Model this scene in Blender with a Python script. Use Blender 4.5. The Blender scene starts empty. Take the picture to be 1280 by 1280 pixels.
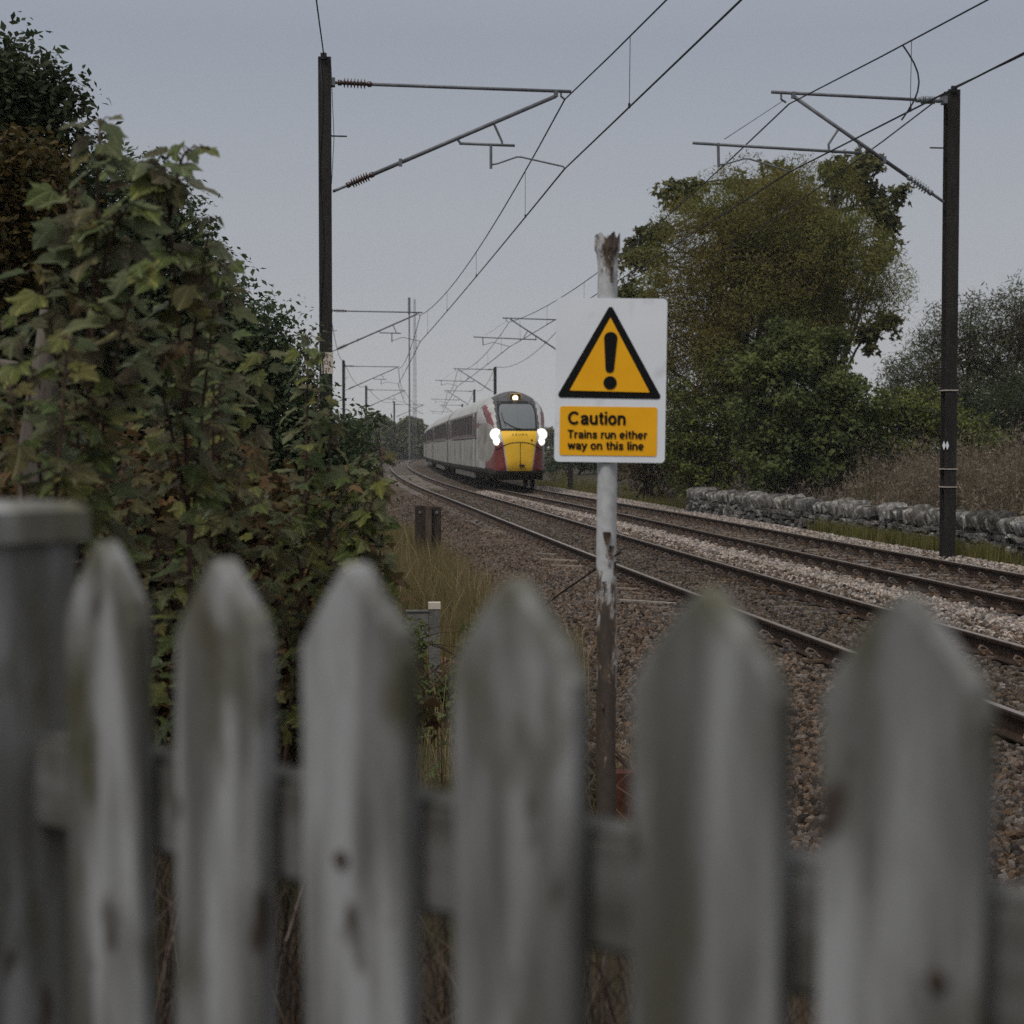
import bpy, bmesh, math, random
import numpy as np
from mathutils import Vector, Matrix

random.seed(7)
SC = bpy.context.scene
COL = SC.collection
R = math.radians

# ------------------------------------------------------------------ camera
FPX, CAMZ = 2050.0, 1.62
PITCH = math.atan(80.0 / FPX)
cd = bpy.data.cameras.new('camera')
cam = bpy.data.objects.new('camera', cd)
COL.objects.link(cam)
cam.location = (0, 0, CAMZ)
cam.rotation_euler = (math.pi / 2 - PITCH, 0, 0)
cd.sensor_width = cd.sensor_height = 24.0
cd.lens = 24.0 * FPX / 1280.0
cd.clip_start, cd.clip_end = 0.05, 5000
cd.dof.use_dof = True
cd.dof.focus_distance = 13.5
cd.dof.aperture_fstop = 3.5
SC.camera = cam

# ------------------------------------------------------------------ world, sun, exposure
SUN_EL, SUN_AZ = R(57), R(212)          # azimuth measured clockwise from +Y: behind the camera, a little to the left
w = bpy.data.worlds.new('World'); SC.world = w; w.use_nodes = True
nt = w.node_tree; nt.nodes.clear()
sky = nt.nodes.new('ShaderNodeTexSky'); sky.sky_type = 'NISHITA'; sky.sun_disc = False
sky.sun_elevation = SUN_EL; sky.sun_rotation = SUN_AZ
sky.dust_density = 4.0; sky.air_density = 1.0
hs = nt.nodes.new('ShaderNodeHueSaturation'); hs.inputs['Saturation'].default_value = 0.35
mx = nt.nodes.new('ShaderNodeMix'); mx.data_type = 'RGBA'; mx.inputs[0].default_value = 0.86
tcw = nt.nodes.new('ShaderNodeTexCoord'); sxw = nt.nodes.new('ShaderNodeSeparateXYZ'); rw = nt.nodes.new('ShaderNodeValToRGB')
nt.links.new(tcw.outputs['Generated'], sxw.inputs[0]); nt.links.new(sxw.outputs[2], rw.inputs[0])
for e_, (p_, c_) in zip([rw.color_ramp.elements[0], rw.color_ramp.elements[1], rw.color_ramp.elements.new(0.1), rw.color_ramp.elements.new(0.24)],
                        ((0.0, (.50, .505, .51)), (1.0, (.315, .345, .40)), (0.1, (.395, .413, .447)), (0.24, (.305, .338, .40)))):
    e_.position = p_; e_.color = (*c_, 1)                 # low cloud: pale misty horizon, even blue grey above
mw = nt.nodes.new('ShaderNodeVectorMath'); mw.operation = 'SCALE'; mw.inputs['Scale'].default_value = 10.0
nt.links.new(rw.outputs[0], mw.inputs[0]); nt.links.new(mw.outputs[0], mx.inputs[7])
bg = nt.nodes.new('ShaderNodeBackground'); bg.inputs['Strength'].default_value = 0.10
wo = nt.nodes.new('ShaderNodeOutputWorld')
nt.links.new(sky.outputs[0], hs.inputs['Color']); nt.links.new(hs.outputs[0], mx.inputs[6])
nt.links.new(mx.outputs[2], bg.inputs[0]); nt.links.new(bg.outputs[0], wo.inputs[0])
sl = bpy.data.lights.new('sun', 'SUN'); sl.energy = 1.75; sl.angle = R(16); sl.color = (1, 0.97, 0.93)
so = bpy.data.objects.new('sun', sl); COL.objects.link(so)
sdir = Vector((math.sin(SUN_AZ) * math.cos(SUN_EL), math.cos(SUN_AZ) * math.cos(SUN_EL), math.sin(SUN_EL)))
so.rotation_euler = sdir.to_track_quat('Z', 'Y').to_euler()
so.location = (0, 0, 60)
vs = SC.view_settings
vs.view_transform = 'Standard'; vs.look = 'None'; vs.gamma = 1; vs.exposure = 0.0
SC.cycles.use_denoising = False
SC.cycles.max_bounces = 6; SC.cycles.transparent_max_bounces = 8
SC.cycles.volume_bounces = 1

# ------------------------------------------------------------------ helpers
BASE = {}
def ray(px, py, Y):
    """world point seen at photograph pixel (px, py) at distance Y down the line"""
    a, b = (px - 640) / FPX, -(py - 640) / FPX
    c, s = math.cos(PITCH), math.sin(PITCH)
    d = Vector((a, c + b * s, -s + b * c)); k = Y / d.y
    return Vector((d.x * k, Y, CAMZ + d.z * k))

class MB:
    def __init__(s): s.v, s.f, s.m, s.n = [], [], [], 0
    def add(s, V, F, mi=0):
        V = np.asarray(V, float).reshape(-1, 3)
        s.v.append(V); s.f += [tuple(int(i) + s.n for i in q) for q in F]; s.m += [mi] * len(F); s.n += len(V)
        return s
    def box(s, c, d, rot=None, mi=0):
        x, y, z = d[0] / 2, d[1] / 2, d[2] / 2
        V = np.array([[a, b, e] for a in (-x, x) for b in (-y, y) for e in (-z, z)])
        if rot is not None: V = V @ np.array(rot.to_3x3()).T
        return s.add(V + np.array(c), [(0, 1, 3, 2), (4, 6, 7, 5), (0, 4, 5, 1), (2, 3, 7, 6), (0, 2, 6, 4), (1, 5, 7, 3)], mi)
    def tube(s, pts, rad, n=8, cap=True, mi=0):
        P = np.asarray(pts, float); k = len(P)
        rad = np.full(k, rad, float) if np.isscalar(rad) else np.asarray(rad, float)
        T = np.gradient(P, axis=0); T /= np.linalg.norm(T, axis=1)[:, None] + 1e-12
        ref = np.array([0, 0, 1.0]) if abs(T[:, 2]).mean() < 0.8 else np.array([1.0, 0, 0])
        A = np.cross(T, ref); A /= np.linalg.norm(A, axis=1)[:, None] + 1e-12
        B = np.cross(A, T); th = np.arange(n) * 2 * np.pi / n
        V = P[:, None] + rad[:, None, None] * (np.cos(th)[None, :, None] * A[:, None] + np.sin(th)[None, :, None] * B[:, None])
        F = [(i * n + j, i * n + (j + 1) % n, (i + 1) * n + (j + 1) % n, (i + 1) * n + j) for i in range(k - 1) for j in range(n)]
        if cap: F += [tuple(range(n))[::-1], tuple((k - 1) * n + j for j in range(n))]
        return s.add(V.reshape(-1, 3), F, mi)
    def lathe(s, c, axis, prof, n=12, mi=0):
        """prof: list of (distance along axis, radius)"""
        ax = Vector(axis).normalized(); c = Vector(c)
        P = [c + ax * d for d, r in prof]
        return s.tube([tuple(p) for p in P], [r for d, r in prof], n, True, mi)
    def prism(s, poly, y0, y1, mi=0):
        """poly in x,z; extruded from y0 to y1"""
        k = len(poly)
        V = [(x, y0, z) for x, z in poly] + [(x, y1, z) for x, z in poly]
        F = [tuple(range(k)), tuple(range(2 * k - 1, k - 1, -1))] + [(i, i + k, (i + 1) % k + k, (i + 1) % k) for i in range(k)]
        return s.add(V, F, mi)
    def mesh(s, name, mats, smooth=False, base=(0, 0, 0)):
        me = bpy.data.meshes.new(name)
        V = np.concatenate(s.v) - np.array(base)
        me.from_pydata(V.tolist(), [], s.f)
        for m in (mats if isinstance(mats, (list, tuple)) else [mats]): me.materials.append(m)
        if len(me.materials) > 1: me.polygons.foreach_set('material_index', s.m)
        if smooth: me.polygons.foreach_set('use_smooth', [True] * len(me.polygons))
        me.validate(); me.update()
        return me

def fast_mesh(name, V, F, mat, smooth=False):
    """V (n,3), F (m,k) numpy, all faces of k corners"""
    me = bpy.data.meshes.new(name); m, k = F.shape
    me.vertices.add(len(V)); me.vertices.foreach_set('co', np.ascontiguousarray(V, np.float32).ravel())
    me.loops.add(m * k); me.loops.foreach_set('vertex_index', np.ascontiguousarray(F, np.int32).ravel())
    me.polygons.add(m); me.polygons.foreach_set('loop_start', np.arange(m, dtype=np.int32) * k)
    me.polygons.foreach_set('loop_total', np.full(m, k, np.int32))
    if smooth: me.polygons.foreach_set('use_smooth', np.ones(m, bool))
    me.materials.append(mat); me.update(calc_edges=True)
    return me

def link(name, me, parent=None, loc=None, label=None, kind=None):
    o = bpy.data.objects.new(name, me); COL.objects.link(o)
    if parent is not None: o.parent = parent
    if loc is not None: o.location = loc
    if label: o['label'] = label
    if kind: o['kind'] = kind
    return o
def tag(o, label, cat, group=None):
    o['label'] = label; o['category'] = cat
    if group: o['group'] = group
    return o
def thing(name, label, cat, loc=(0, 0, 0), rz=0, group=None):
    o = bpy.data.objects.new(name, None); COL.objects.link(o); o.empty_display_size = 0.2
    o.location = loc; o.rotation_euler = (0, 0, rz)
    return tag(o, label, cat, group)
def copy_tree(o, parent=None):
    c = o.copy(); COL.objects.link(c); c.parent = parent
    for ch in list(o.children): copy_tree(ch, c)
    return c

# ------------------------------------------------------------------ materials
def new_mat(name):
    m = bpy.data.materials.new(name); m.use_nodes = True
    n = m.node_tree.nodes; l = m.node_tree.links
    return m, n, l, n['Principled BSDF']
def rgba(c): return (c[0], c[1], c[2], 1)
def mat(name, c1, c2=None, scale=4, rough=0.85, bump=0.0, bscale=None, metal=0, spec=0.1, stretch=(1, 1, 1), rand=0.0, lo=0.35, hi=0.65, c3=None, s3=1.0, t3=0.6):
    m, n, l, b = new_mat(name)
    b.inputs['Roughness'].default_value = rough; b.inputs['Metallic'].default_value = metal
    b.inputs['Specular IOR Level'].default_value = spec
    tc = n.new('ShaderNodeTexCoord'); mp = n.new('ShaderNodeMapping'); mp.inputs['Scale'].default_value = stretch
    l.new(tc.outputs['Object'], mp.inputs[0])
    out = None
    if c2 is not None:
        nz = n.new('ShaderNodeTexNoise'); nz.inputs['Scale'].default_value = scale; nz.inputs['Detail'].default_value = 8; nz.inputs['Roughness'].default_value = 0.65
        l.new(mp.outputs[0], nz.inputs['Vector'])
        rp = n.new('ShaderNodeValToRGB'); rp.color_ramp.elements[0].position = lo; rp.color_ramp.elements[1].position = hi
        rp.color_ramp.elements[0].color = rgba(c1); rp.color_ramp.elements[1].color = rgba(c2)
        l.new(nz.outputs[0], rp.inputs[0]); out = rp.outputs[0]
        if c3 is not None:
            n3 = n.new('ShaderNodeTexNoise'); n3.inputs['Scale'].default_value = s3; n3.inputs['Detail'].default_value = 6
            l.new(mp.outputs[0], n3.inputs['Vector'])
            r3 = n.new('ShaderNodeValToRGB'); r3.color_ramp.elements[0].position = t3 - 0.06; r3.color_ramp.elements[1].position = t3 + 0.08
            l.new(n3.outputs[0], r3.inputs[0])
            m3 = n.new('ShaderNodeMix'); m3.data_type = 'RGBA'; m3.inputs[7].default_value = rgba(c3)
            l.new(r3.outputs[0], m3.inputs[0]); l.new(out, m3.inputs[6]); out = m3.outputs[2]
    else:
        cc = n.new('ShaderNodeRGB'); cc.outputs[0].default_value = rgba(c1); out = cc.outputs[0]
    if rand:
        oi = n.new('ShaderNodeObjectInfo'); ge = n.new('ShaderNodeNewGeometry')
        ad = n.new('ShaderNodeMath'); ad.operation = 'ADD'; l.new(oi.outputs['Random'], ad.inputs[0]); l.new(ge.outputs['Random Per Island'], ad.inputs[1])
        fr = n.new('ShaderNodeMath'); fr.operation = 'FRACT'; l.new(ad.outputs[0], fr.inputs[0])
        mr = n.new('ShaderNodeMapRange'); mr.inputs['To Min'].default_value = 1 - rand; mr.inputs['To Max'].default_value = 1 + rand
        l.new(fr.outputs[0], mr.inputs['Value'])
        h = n.new('ShaderNodeHueSaturation'); l.new(mr.outputs[0], h.inputs['Value'])
        f7 = n.new('ShaderNodeMath'); f7.operation = 'MULTIPLY'; f7.inputs[1].default_value = 7.31; l.new(fr.outputs[0], f7.inputs[0]); f8 = n.new('ShaderNodeMath'); f8.operation = 'FRACT'; l.new(f7.outputs[0], f8.inputs[0])
        ms_ = n.new('ShaderNodeMapRange'); ms_.inputs['To Min'].default_value = 0.45; ms_.inputs['To Max'].default_value = 1.15; l.new(f8.outputs[0], ms_.inputs['Value']); l.new(ms_.outputs[0], h.inputs['Saturation']); l.new(out, h.inputs['Color']); out = h.outputs[0]
    l.new(out, b.inputs['Base Color'])
    if bump:
        nb = n.new('ShaderNodeTexNoise'); nb.inputs['Scale'].default_value = bscale or scale * 3; nb.inputs['Detail'].default_value = 6
        l.new(mp.outputs[0], nb.inputs['Vector'])
        bp = n.new('ShaderNodeBump'); bp.inputs['Strength'].default_value = bump; bp.inputs['Distance'].default_value = 0.02
        l.new(nb.outputs[0], bp.inputs['Height']); l.new(bp.outputs[0], b.inputs['Normal'])
    return m

def leaf_mat(name, cols, trans=0.38, rough=0.55, spot=None, gain=1.6, spec=0.1, veins=False, drift=None):
    """each leaf takes one of cols, picked by its own island or object random"""
    cols = [tuple(v * gain for v in c) for c in cols]
    m, n, l, b = new_mat(name)
    oi = n.new('ShaderNodeObjectInfo'); ge = n.new('ShaderNodeNewGeometry')
    ad = n.new('ShaderNodeMath'); ad.operation = 'ADD'; l.new(oi.outputs['Random'], ad.inputs[0]); l.new(ge.outputs['Random Per Island'], ad.inputs[1])
    fr = n.new('ShaderNodeMath'); fr.operation = 'FRACT'; l.new(ad.outputs[0], fr.inputs[0])
    rp = n.new('ShaderNodeValToRGB'); e = rp.color_ramp.elements
    e[0].color = rgba(cols[0]); e[0].position = 0; e[1].color = rgba(cols[-1]); e[1].position = 1
    for i, c in enumerate(cols[1:-1]):
        q = e.new((i + 1) / (len(cols) - 1)); q.color = rgba(c)
    l.new(fr.outputs[0], rp.inputs[0]); out = rp.outputs[0]
    if spot:
        tc = n.new('ShaderNodeTexCoord'); nz = n.new('ShaderNodeTexNoise'); nz.inputs['Scale'].default_value = 22; nz.inputs['Detail'].default_value = 4
        l.new(tc.outputs['Object'], nz.inputs['Vector'])
        sr = n.new('ShaderNodeValToRGB'); sr.color_ramp.elements[0].position = 0.54; sr.color_ramp.elements[1].position = 0.66
        l.new(nz.outputs[0], sr.inputs[0])
        m3 = n.new('ShaderNodeMix'); m3.data_type = 'RGBA'; m3.inputs[7].default_value = rgba(spot)
        l.new(sr.outputs[0], m3.inputs[0]); l.new(out, m3.inputs[6]); out = m3.outputs[2]
    if drift:                                             # whole boughs turn colour together
        td = n.new('ShaderNodeTexCoord'); nd = n.new('ShaderNodeTexNoise'); nd.inputs['Scale'].default_value = drift[1]; nd.inputs['Detail'].default_value = 2
        l.new(td.outputs['Object'], nd.inputs['Vector']); rd = n.new('ShaderNodeMapRange'); rd.inputs['From Min'].default_value = 0.42; rd.inputs['From Max'].default_value = 0.6; rd.inputs['To Max'].default_value = 0.8
        l.new(nd.outputs[0], rd.inputs['Value']); md_ = n.new('ShaderNodeMix'); md_.data_type = 'RGBA'; md_.inputs[7].default_value = rgba(tuple(v * gain for v in drift[0]))
        l.new(rd.outputs[0], md_.inputs[0]); l.new(out, md_.inputs[6]); out = md_.outputs[2]
    if veins:
        gb = n.new('ShaderNodeNewGeometry'); mbk = n.new('ShaderNodeMix'); mbk.data_type = 'RGBA'; hb = n.new('ShaderNodeHueSaturation'); hb.inputs['Saturation'].default_value = 0.62; hb.inputs['Value'].default_value = 1.55
        l.new(out, hb.inputs['Color']); l.new(gb.outputs['Backfacing'], mbk.inputs[0]); l.new(out, mbk.inputs[6]); l.new(hb.outputs[0], mbk.inputs[7]); out = mbk.outputs[2]
    if veins:                                              # paler veins fanning out of the stalk, in the leaf's own coordinates
        t2 = n.new('ShaderNodeTexCoord'); sx = n.new('ShaderNodeSeparateXYZ'); l.new(t2.outputs['Object'], sx.inputs[0])
        def mth(op, a, c=None):
            q = n.new('ShaderNodeMath'); q.operation = op
            for i_, v in enumerate((a, c)):
                if v is None: continue
                if isinstance(v, (int, float)): q.inputs[i_].default_value = v
                else: l.new(v, q.inputs[i_])
            return q.outputs[0]
        an = mth('ARCTAN2', sx.outputs[0], mth('ADD', sx.outputs[1], 0.06))
        vn = mth('ABSOLUTE', mth('SINE', mth('MULTIPLY', an, 4.3)))
        cr_ = mth('ABSOLUTE', mth('SINE', mth('ADD', mth('MULTIPLY', sx.outputs[1], 34), mth('MULTIPLY', mth('ABSOLUTE', sx.outputs[0]), -28))))
        mr_ = n.new('ShaderNodeMapRange'); mr_.inputs['From Max'].default_value = 0.22; mr_.inputs['To Min'].default_value = 1.5; mr_.inputs['To Max'].default_value = 0.92; l.new(vn, mr_.inputs['Value'])
        mr2 = n.new('ShaderNodeMapRange'); mr2.inputs['From Max'].default_value = 0.6; mr2.inputs['To Min'].default_value = 1.14; mr2.inputs['To Max'].default_value = 0.95; l.new(cr_, mr2.inputs['Value'])
        hv = n.new('ShaderNodeHueSaturation'); l.new(mth('MULTIPLY', mr_.outputs[0], mr2.outputs[0]), hv.inputs['Value']); l.new(out, hv.inputs['Color']); out = hv.outputs[0]
        bq = n.new('ShaderNodeBump'); bq.inputs['Strength'].default_value = 0.6; bq.inputs['Distance'].default_value = 0.03; l.new(mth('MULTIPLY', vn, cr_), bq.inputs['Height']); l.new(bq.outputs[0], b.inputs['Normal'])
    l.new(out, b.inputs['Base Color']); b.inputs['Roughness'].default_value = rough; b.inputs['Specular IOR Level'].default_value = spec
    tr = n.new('ShaderNodeBsdfTranslucent'); l.new(out, tr.inputs[0])
    ms = n.new('ShaderNodeMixShader'); ms.inputs[0].default_value = trans
    l.new(b.outputs[0], ms.inputs[1]); l.new(tr.outputs[0], ms.inputs[2]); l.new(ms.outputs[0], n['Material Output'].inputs[0])
    return m
def emit(name, c, s):
    m, n, l, b = new_mat(name)
    b.inputs['Base Color'].default_value = rgba(c); b.inputs['Emission Color'].default_value = rgba(c); b.inputs['Emission Strength'].default_value = s
    return m

X_ = {}
X_['ground'] = mat('earth', (0.025, 0.019, 0.013), (0.055, 0.043, 0.027), 2.5, bump=0.8, bscale=14, c3=(0.035, 0.037, 0.017), s3=0.9, t3=0.55)
X_['bed'] = mat('ballast_fill', (0.026, 0.018, 0.012), (0.09, 0.063, 0.043), 14, bump=1.0, bscale=22, c3=(0.11, 0.083, 0.062), s3=0.5, t3=0.62)
X_['stone_brown'] = mat('brown_ballast_stone', (0.04, 0.026, 0.017), (0.14, 0.096, 0.067), 6, bump=0.4, bscale=60, rand=0.75)
X_['stone_dark'] = mat('oily_ballast_stone', (0.036, 0.026, 0.018), (0.11, 0.08, 0.056), 6, bump=0.4, bscale=60, rand=0.75)
X_['stone_pale'] = mat('pale_ballast_stone', (0.17, 0.132, 0.108), (0.36, 0.29, 0.24), 6, bump=0.4, bscale=60, rand=0.6)
X_['rust'] = mat('rusty_rail_steel', (0.016, 0.01, 0.007), (0.042, 0.025, 0.017), 9, 0.75, bump=0.3, bscale=40, spec=0.12)
X_['railtop'] = mat('worn_rail_steel', (0.3, 0.25, 0.21), (0.42, 0.36, 0.31), 3, rough=0.38, metal=0.85)
X_['clip'] = mat('rusty_clip', (0.06, 0.038, 0.026), (0.15, 0.1, 0.07), 20, rough=0.6, rand=0.3)
X_['sleeper'] = mat('old_sleeper', (0.085, 0.066, 0.052), (0.17, 0.14, 0.115), 7, bump=0.6, bscale=30, rand=0.25)
X_['mast'] = mat('weathered_mast_steel', (0.015, 0.0138, 0.0125), (0.032, 0.029, 0.026), 3, rough=0.75, bump=0.15, bscale=12, stretch=(1, 1, 0.25))
X_['galv'] = mat('galvanised_tube', (0.1, 0.105, 0.115), (0.16, 0.165, 0.175), 8, rough=0.55, metal=0.2)
X_['wire'] = mat('dark_wire', (0.025, 0.025, 0.028), rough=0.6)
X_['insul'] = mat('brown_insulator', (0.045, 0.02, 0.016), rough=0.25, spec=0.6)
X_['insulg'] = mat('grey_insulator', (0.16, 0.18, 0.2), rough=0.3, spec=0.6)
X_['plate'] = mat('grubby_plate', (0.4, 0.34, 0.28), (0.55, 0.48, 0.41), 12, rough=0.6)
X_['black'] = mat('black_print', (0.007, 0.007, 0.008), rough=0.7, spec=0.12)
X_['signwhite'] = mat('sign_white', (0.66, 0.675, 0.71), (0.74, 0.755, 0.79), 3, rough=0.42, lo=0.3, hi=0.7, c3=(0.58, 0.59, 0.61), s3=9, t3=0.66)
X_['signyellow'] = mat('sign_yellow', (0.78, 0.36, 0.012), (0.86, 0.42, 0.016), 5, rough=0.4)
X_['bark'] = mat('bark', (0.03, 0.025, 0.02), (0.075, 0.062, 0.05), 9, bump=0.8, bscale=24, stretch=(1, 1, 0.3))
X_['twig'] = mat('reddish_twig', (0.045, 0.026, 0.02), (0.085, 0.055, 0.04), 12, rough=0.7)
X_['deadwood'] = mat('dead_wood', (0.06, 0.05, 0.042), (0.14, 0.12, 0.1), 10, bump=1.0, bscale=20, stretch=(1, 1, 0.2))
X_['drystem'] = mat('dry_stem', (0.03, 0.019, 0.013), (0.1, 0.066, 0.045), 5, rand=0.7)
X_['timber'] = mat('tarred_timber', (0.022, 0.017, 0.014), (0.055, 0.042, 0.034), 10, bump=0.7, bscale=30, stretch=(1, 1, 0.2))
X_['batten'] = mat('brown_batten', (0.05, 0.036, 0.026), (0.1, 0.074, 0.055), 10, bump=0.7, bscale=30, stretch=(1, 1, 0.2))
X_['paleslat'] = mat('bleached_slat', (0.13, 0.1, 0.075), (0.27, 0.215, 0.165), 8, rand=0.3)
X_['concrete'] = mat('grey_concrete', (0.085, 0.082, 0.072), (0.14, 0.135, 0.12), 12, bump=0.4, bscale=50)
X_['claypipe'] = mat('clay_pipe', (0.16, 0.075, 0.055), (0.25, 0.13, 0.1), 9, rough=0.65)
X_['wallstone'] = mat('wall_stone', (0.035, 0.03, 0.026), (0.15, 0.138, 0.124), 4, bump=0.9, bscale=14, rand=0.6, c3=(0.38, 0.36, 0.33), s3=4, t3=0.64)
X_['coping'] = mat('coping_stone', (0.05, 0.043, 0.036), (0.2, 0.185, 0.165), 3, bump=1.0, bscale=12, rand=0.6, c3=(0.4, 0.38, 0.35), s3=3, t3=0.63)
X_['core'] = mat('wall_core', (0.02, 0.018, 0.016), (0.05, 0.045, 0.04), 8, bump=0.6)

def picket_mat(name='weathered_white_paint', top=True, lift=1.0):
    """white paint worn to grey wood along the grain, green algae blotches, dark knots"""
    m, n, l, b = new_mat(name)
    st = (1, 1, 0.13) if top else (0.13, 1, 1)          # the grain: up a picket, along a rail
    tc = n.new('ShaderNodeTexCoord'); oi = n.new('ShaderNodeObjectInfo')
    off = n.new('ShaderNodeVectorMath'); off.operation = 'ADD'
    sc_ = n.new('ShaderNodeMath'); sc_.operation = 'MULTIPLY'; sc_.inputs[1].default_value = 37
    l.new(oi.outputs['Random'], sc_.inputs[0]); l.new(tc.outputs['Object'], off.inputs[0]); l.new(sc_.outputs[0], off.inputs[1])
    def noise(stretch, scale, lo, hi, det=6):
        mp = n.new('ShaderNodeMapping'); mp.inputs['Scale'].default_value = stretch; l.new(off.outputs[0], mp.inputs[0])
        z = n.new('ShaderNodeTexNoise'); z.inputs['Scale'].default_value = scale; z.inputs['Detail'].default_value = det; l.new(mp.outputs[0], z.inputs['Vector'])
        r = n.new('ShaderNodeMapRange'); r.inputs['From Min'].default_value = lo; r.inputs['From Max'].default_value = hi; l.new(z.outputs[0], r.inputs['Value'])
        return r.outputs[0]
    def mixc(f, a, bcol):
        x = n.new('ShaderNodeMix'); x.data_type = 'RGBA'; l.new(f, x.inputs[0])
        if isinstance(a, tuple): x.inputs[6].default_value = rgba(a)
        else: l.new(a, x.inputs[6])
        x.inputs[7].default_value = rgba(tuple(v * lift for v in bcol)); return x.outputs[2]
    c = mixc(noise(st, 30, 0.40, 0.60), (0.27, 0.27, 0.27) if top else (0.15, 0.148, 0.142), (0.095, 0.093, 0.086))  # rail base darker than the pickets: shading and dirt put into its colour
    c = mixc(noise(st, 14, 0.46, 0.64), c, (0.068, 0.066, 0.058))
    c = mixc(noise((1, 1, 0.45), 19, 0.53, 0.68, 3), c, (0.062, 0.058, 0.036))
    c = mixc(noise((1, 1, 0.5), 26, 0.64, 0.72, 2), c, (0.045, 0.035, 0.028))
    # algae near the cut tops, which stay damp
    sx = n.new('ShaderNodeSeparateXYZ'); l.new(tc.outputs['Object'], sx.inputs[0])
    tr = n.new('ShaderNodeMapRange'); tr.inputs['From Min'].default_value = -0.10; tr.inputs['From Max'].default_value = -0.005; l.new(sx.outputs[2], tr.inputs['Value'])
    mu = n.new('ShaderNodeMath'); mu.operation = 'MULTIPLY'; l.new(tr.outputs[0], mu.inputs[0]); l.new(noise((1, 1, 0.6), 22, 0.42, 0.62, 3), mu.inputs[1])
    c = mixc(mu.outputs[0], c, (0.105, 0.1, 0.07)) if top else c
    l.new(c, b.inputs['Base Color']); b.inputs['Roughness'].default_value = 0.8; b.inputs['Specular IOR Level'].default_value = 0.2
    bp = n.new('ShaderNodeBump'); bp.inputs['Strength'].default_value = 0.5; bp.inputs['Distance'].default_value = 0.004
    l.new(noise((1, 1, 0.08), 60, 0, 1), bp.inputs['Height']); l.new(bp.outputs[0], b.inputs['Normal'])
    return m
X_['picket'] = picket_mat(); X_['postpaint'] = picket_mat('flaking_post_paint', True, 1.3); X_['fencerail'] = picket_mat('weathered_shaded_rail', False)

def post_mat():
    """grey-white paint on a steel pole, peeled to brown rust: mostly gone on the lower half"""
    m, n, l, b = new_mat('peeling_painted_pole')
    tc = n.new('ShaderNodeTexCoord'); sx = n.new('ShaderNodeSeparateXYZ'); l.new(tc.outputs['Object'], sx.inputs[0])
    mp = n.new('ShaderNodeMapping'); mp.inputs['Scale'].default_value = (1, 1, 0.3); l.new(tc.outputs['Object'], mp.inputs[0])
    nz = n.new('ShaderNodeTexNoise'); nz.inputs['Scale'].default_value = 17; nz.inputs['Detail'].default_value = 8; nz.inputs['Roughness'].default_value = 0.68; l.new(mp.outputs[0], nz.inputs['Vector'])
    cv = n.new('ShaderNodeFloatCurve'); l.new(sx.outputs[2], (mr := n.new('ShaderNodeMapRange')).inputs['Value'])
    mr.inputs['From Min'].default_value = 0; mr.inputs['From Max'].default_value = 2.5
    l.new(mr.outputs[0], cv.inputs[1])
    c = cv.mapping.curves[0]; pts = [(0, 0.62), (0.20, 0.55), (0.30, 0.49), (0.40, 0.41), (0.47, 0.33), (0.53, 0.24), (0.60, 0.10), (0.75, 0.14), (0.88, 0.3), (0.94, 0.40), (1.0, 0.42)]
    c.points[0].location = pts[0]; c.points[1].location = pts[-1]
    for p in pts[1:-1]: c.points.new(*p)
    cv.mapping.update()
    ad = n.new('ShaderNodeMath'); ad.operation = 'ADD'; l.new(nz.outputs[0], ad.inputs[0]); l.new(cv.outputs[0], ad.inputs[1])
    rp = n.new('ShaderNodeValToRGB'); e = rp.color_ramp.elements
    e[0].position = 0.86; e[0].color = (0.42, 0.42, 0.42, 1); e[1].position = 0.98; e[1].color = (0.05, 0.036, 0.027, 1)
    q = e.new(0.91); q.color = (0.24, 0.205, 0.175, 1); q = e.new(0.93); q.color = (0.1, 0.062, 0.04, 1)
    l.new(ad.outputs[0], rp.inputs[0])
    n2 = n.new('ShaderNodeTexNoise'); n2.inputs['Scale'].default_value = 30; n2.inputs['Detail'].default_value = 5; l.new(tc.outputs['Object'], n2.inputs['Vector'])
    h = n.new('ShaderNodeHueSaturation'); v = n.new('ShaderNodeMapRange'); v.inputs['To Min'].default_value = 0.6; v.inputs['To Max'].default_value = 1.4
    l.new(n2.outputs[0], v.inputs['Value']); l.new(v.outputs[0], h.inputs['Value']); l.new(rp.outputs[0], h.inputs['Color'])
    l.new(h.outputs[0], b.inputs['Base Color']); b.inputs['Roughness'].default_value = 0.7
    bp = n.new('ShaderNodeBump'); bp.inputs['Strength'].default_value = 0.8; bp.inputs['Distance'].default_value = 0.01; bp.invert = True
    l.new(rp.outputs[0], bp.inputs['Height']); l.new(bp.outputs[0], b.inputs['Normal'])
    return m
X_['post'] = post_mat()

# ------------------------------------------------------------------ track geometry
_Y = np.arange(-80, 640, 0.5)
_k = np.array([[-80, 15.6], [0, 5.2], [20, 2.52], [33.5, 0.95], [50, -0.92], [65, -2.75], [85, -4.9], [110, -7.2], [138, -9.5], [180, -12.2], [229, -14.5], [300, -16.3], [369, -16.9], [450, -16.0], [640, -9]])
_c = np.interp(_Y, _k[:, 0], _k[:, 1])
_g = np.exp(-0.5 * (np.arange(-50, 51) * 0.5 / 7.0) ** 2); _g /= _g.sum()
_pad = np.concatenate([_c[0] + (np.arange(-50, 0)) * 0.5 * (-0.13), _c, _c[-1] + np.arange(1, 51) * 0.5 * 0.037])
_c = np.convolve(_pad, _g, 'valid')
_s = np.interp(_Y, [0, 40, 65, 100, 150], [3.4, 3.32, 2.88, 3.3, 3.75])
def C1(y): return np.interp(y, _Y, _c)
def C2(y): return np.interp(y, _Y, _c + _s)
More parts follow.
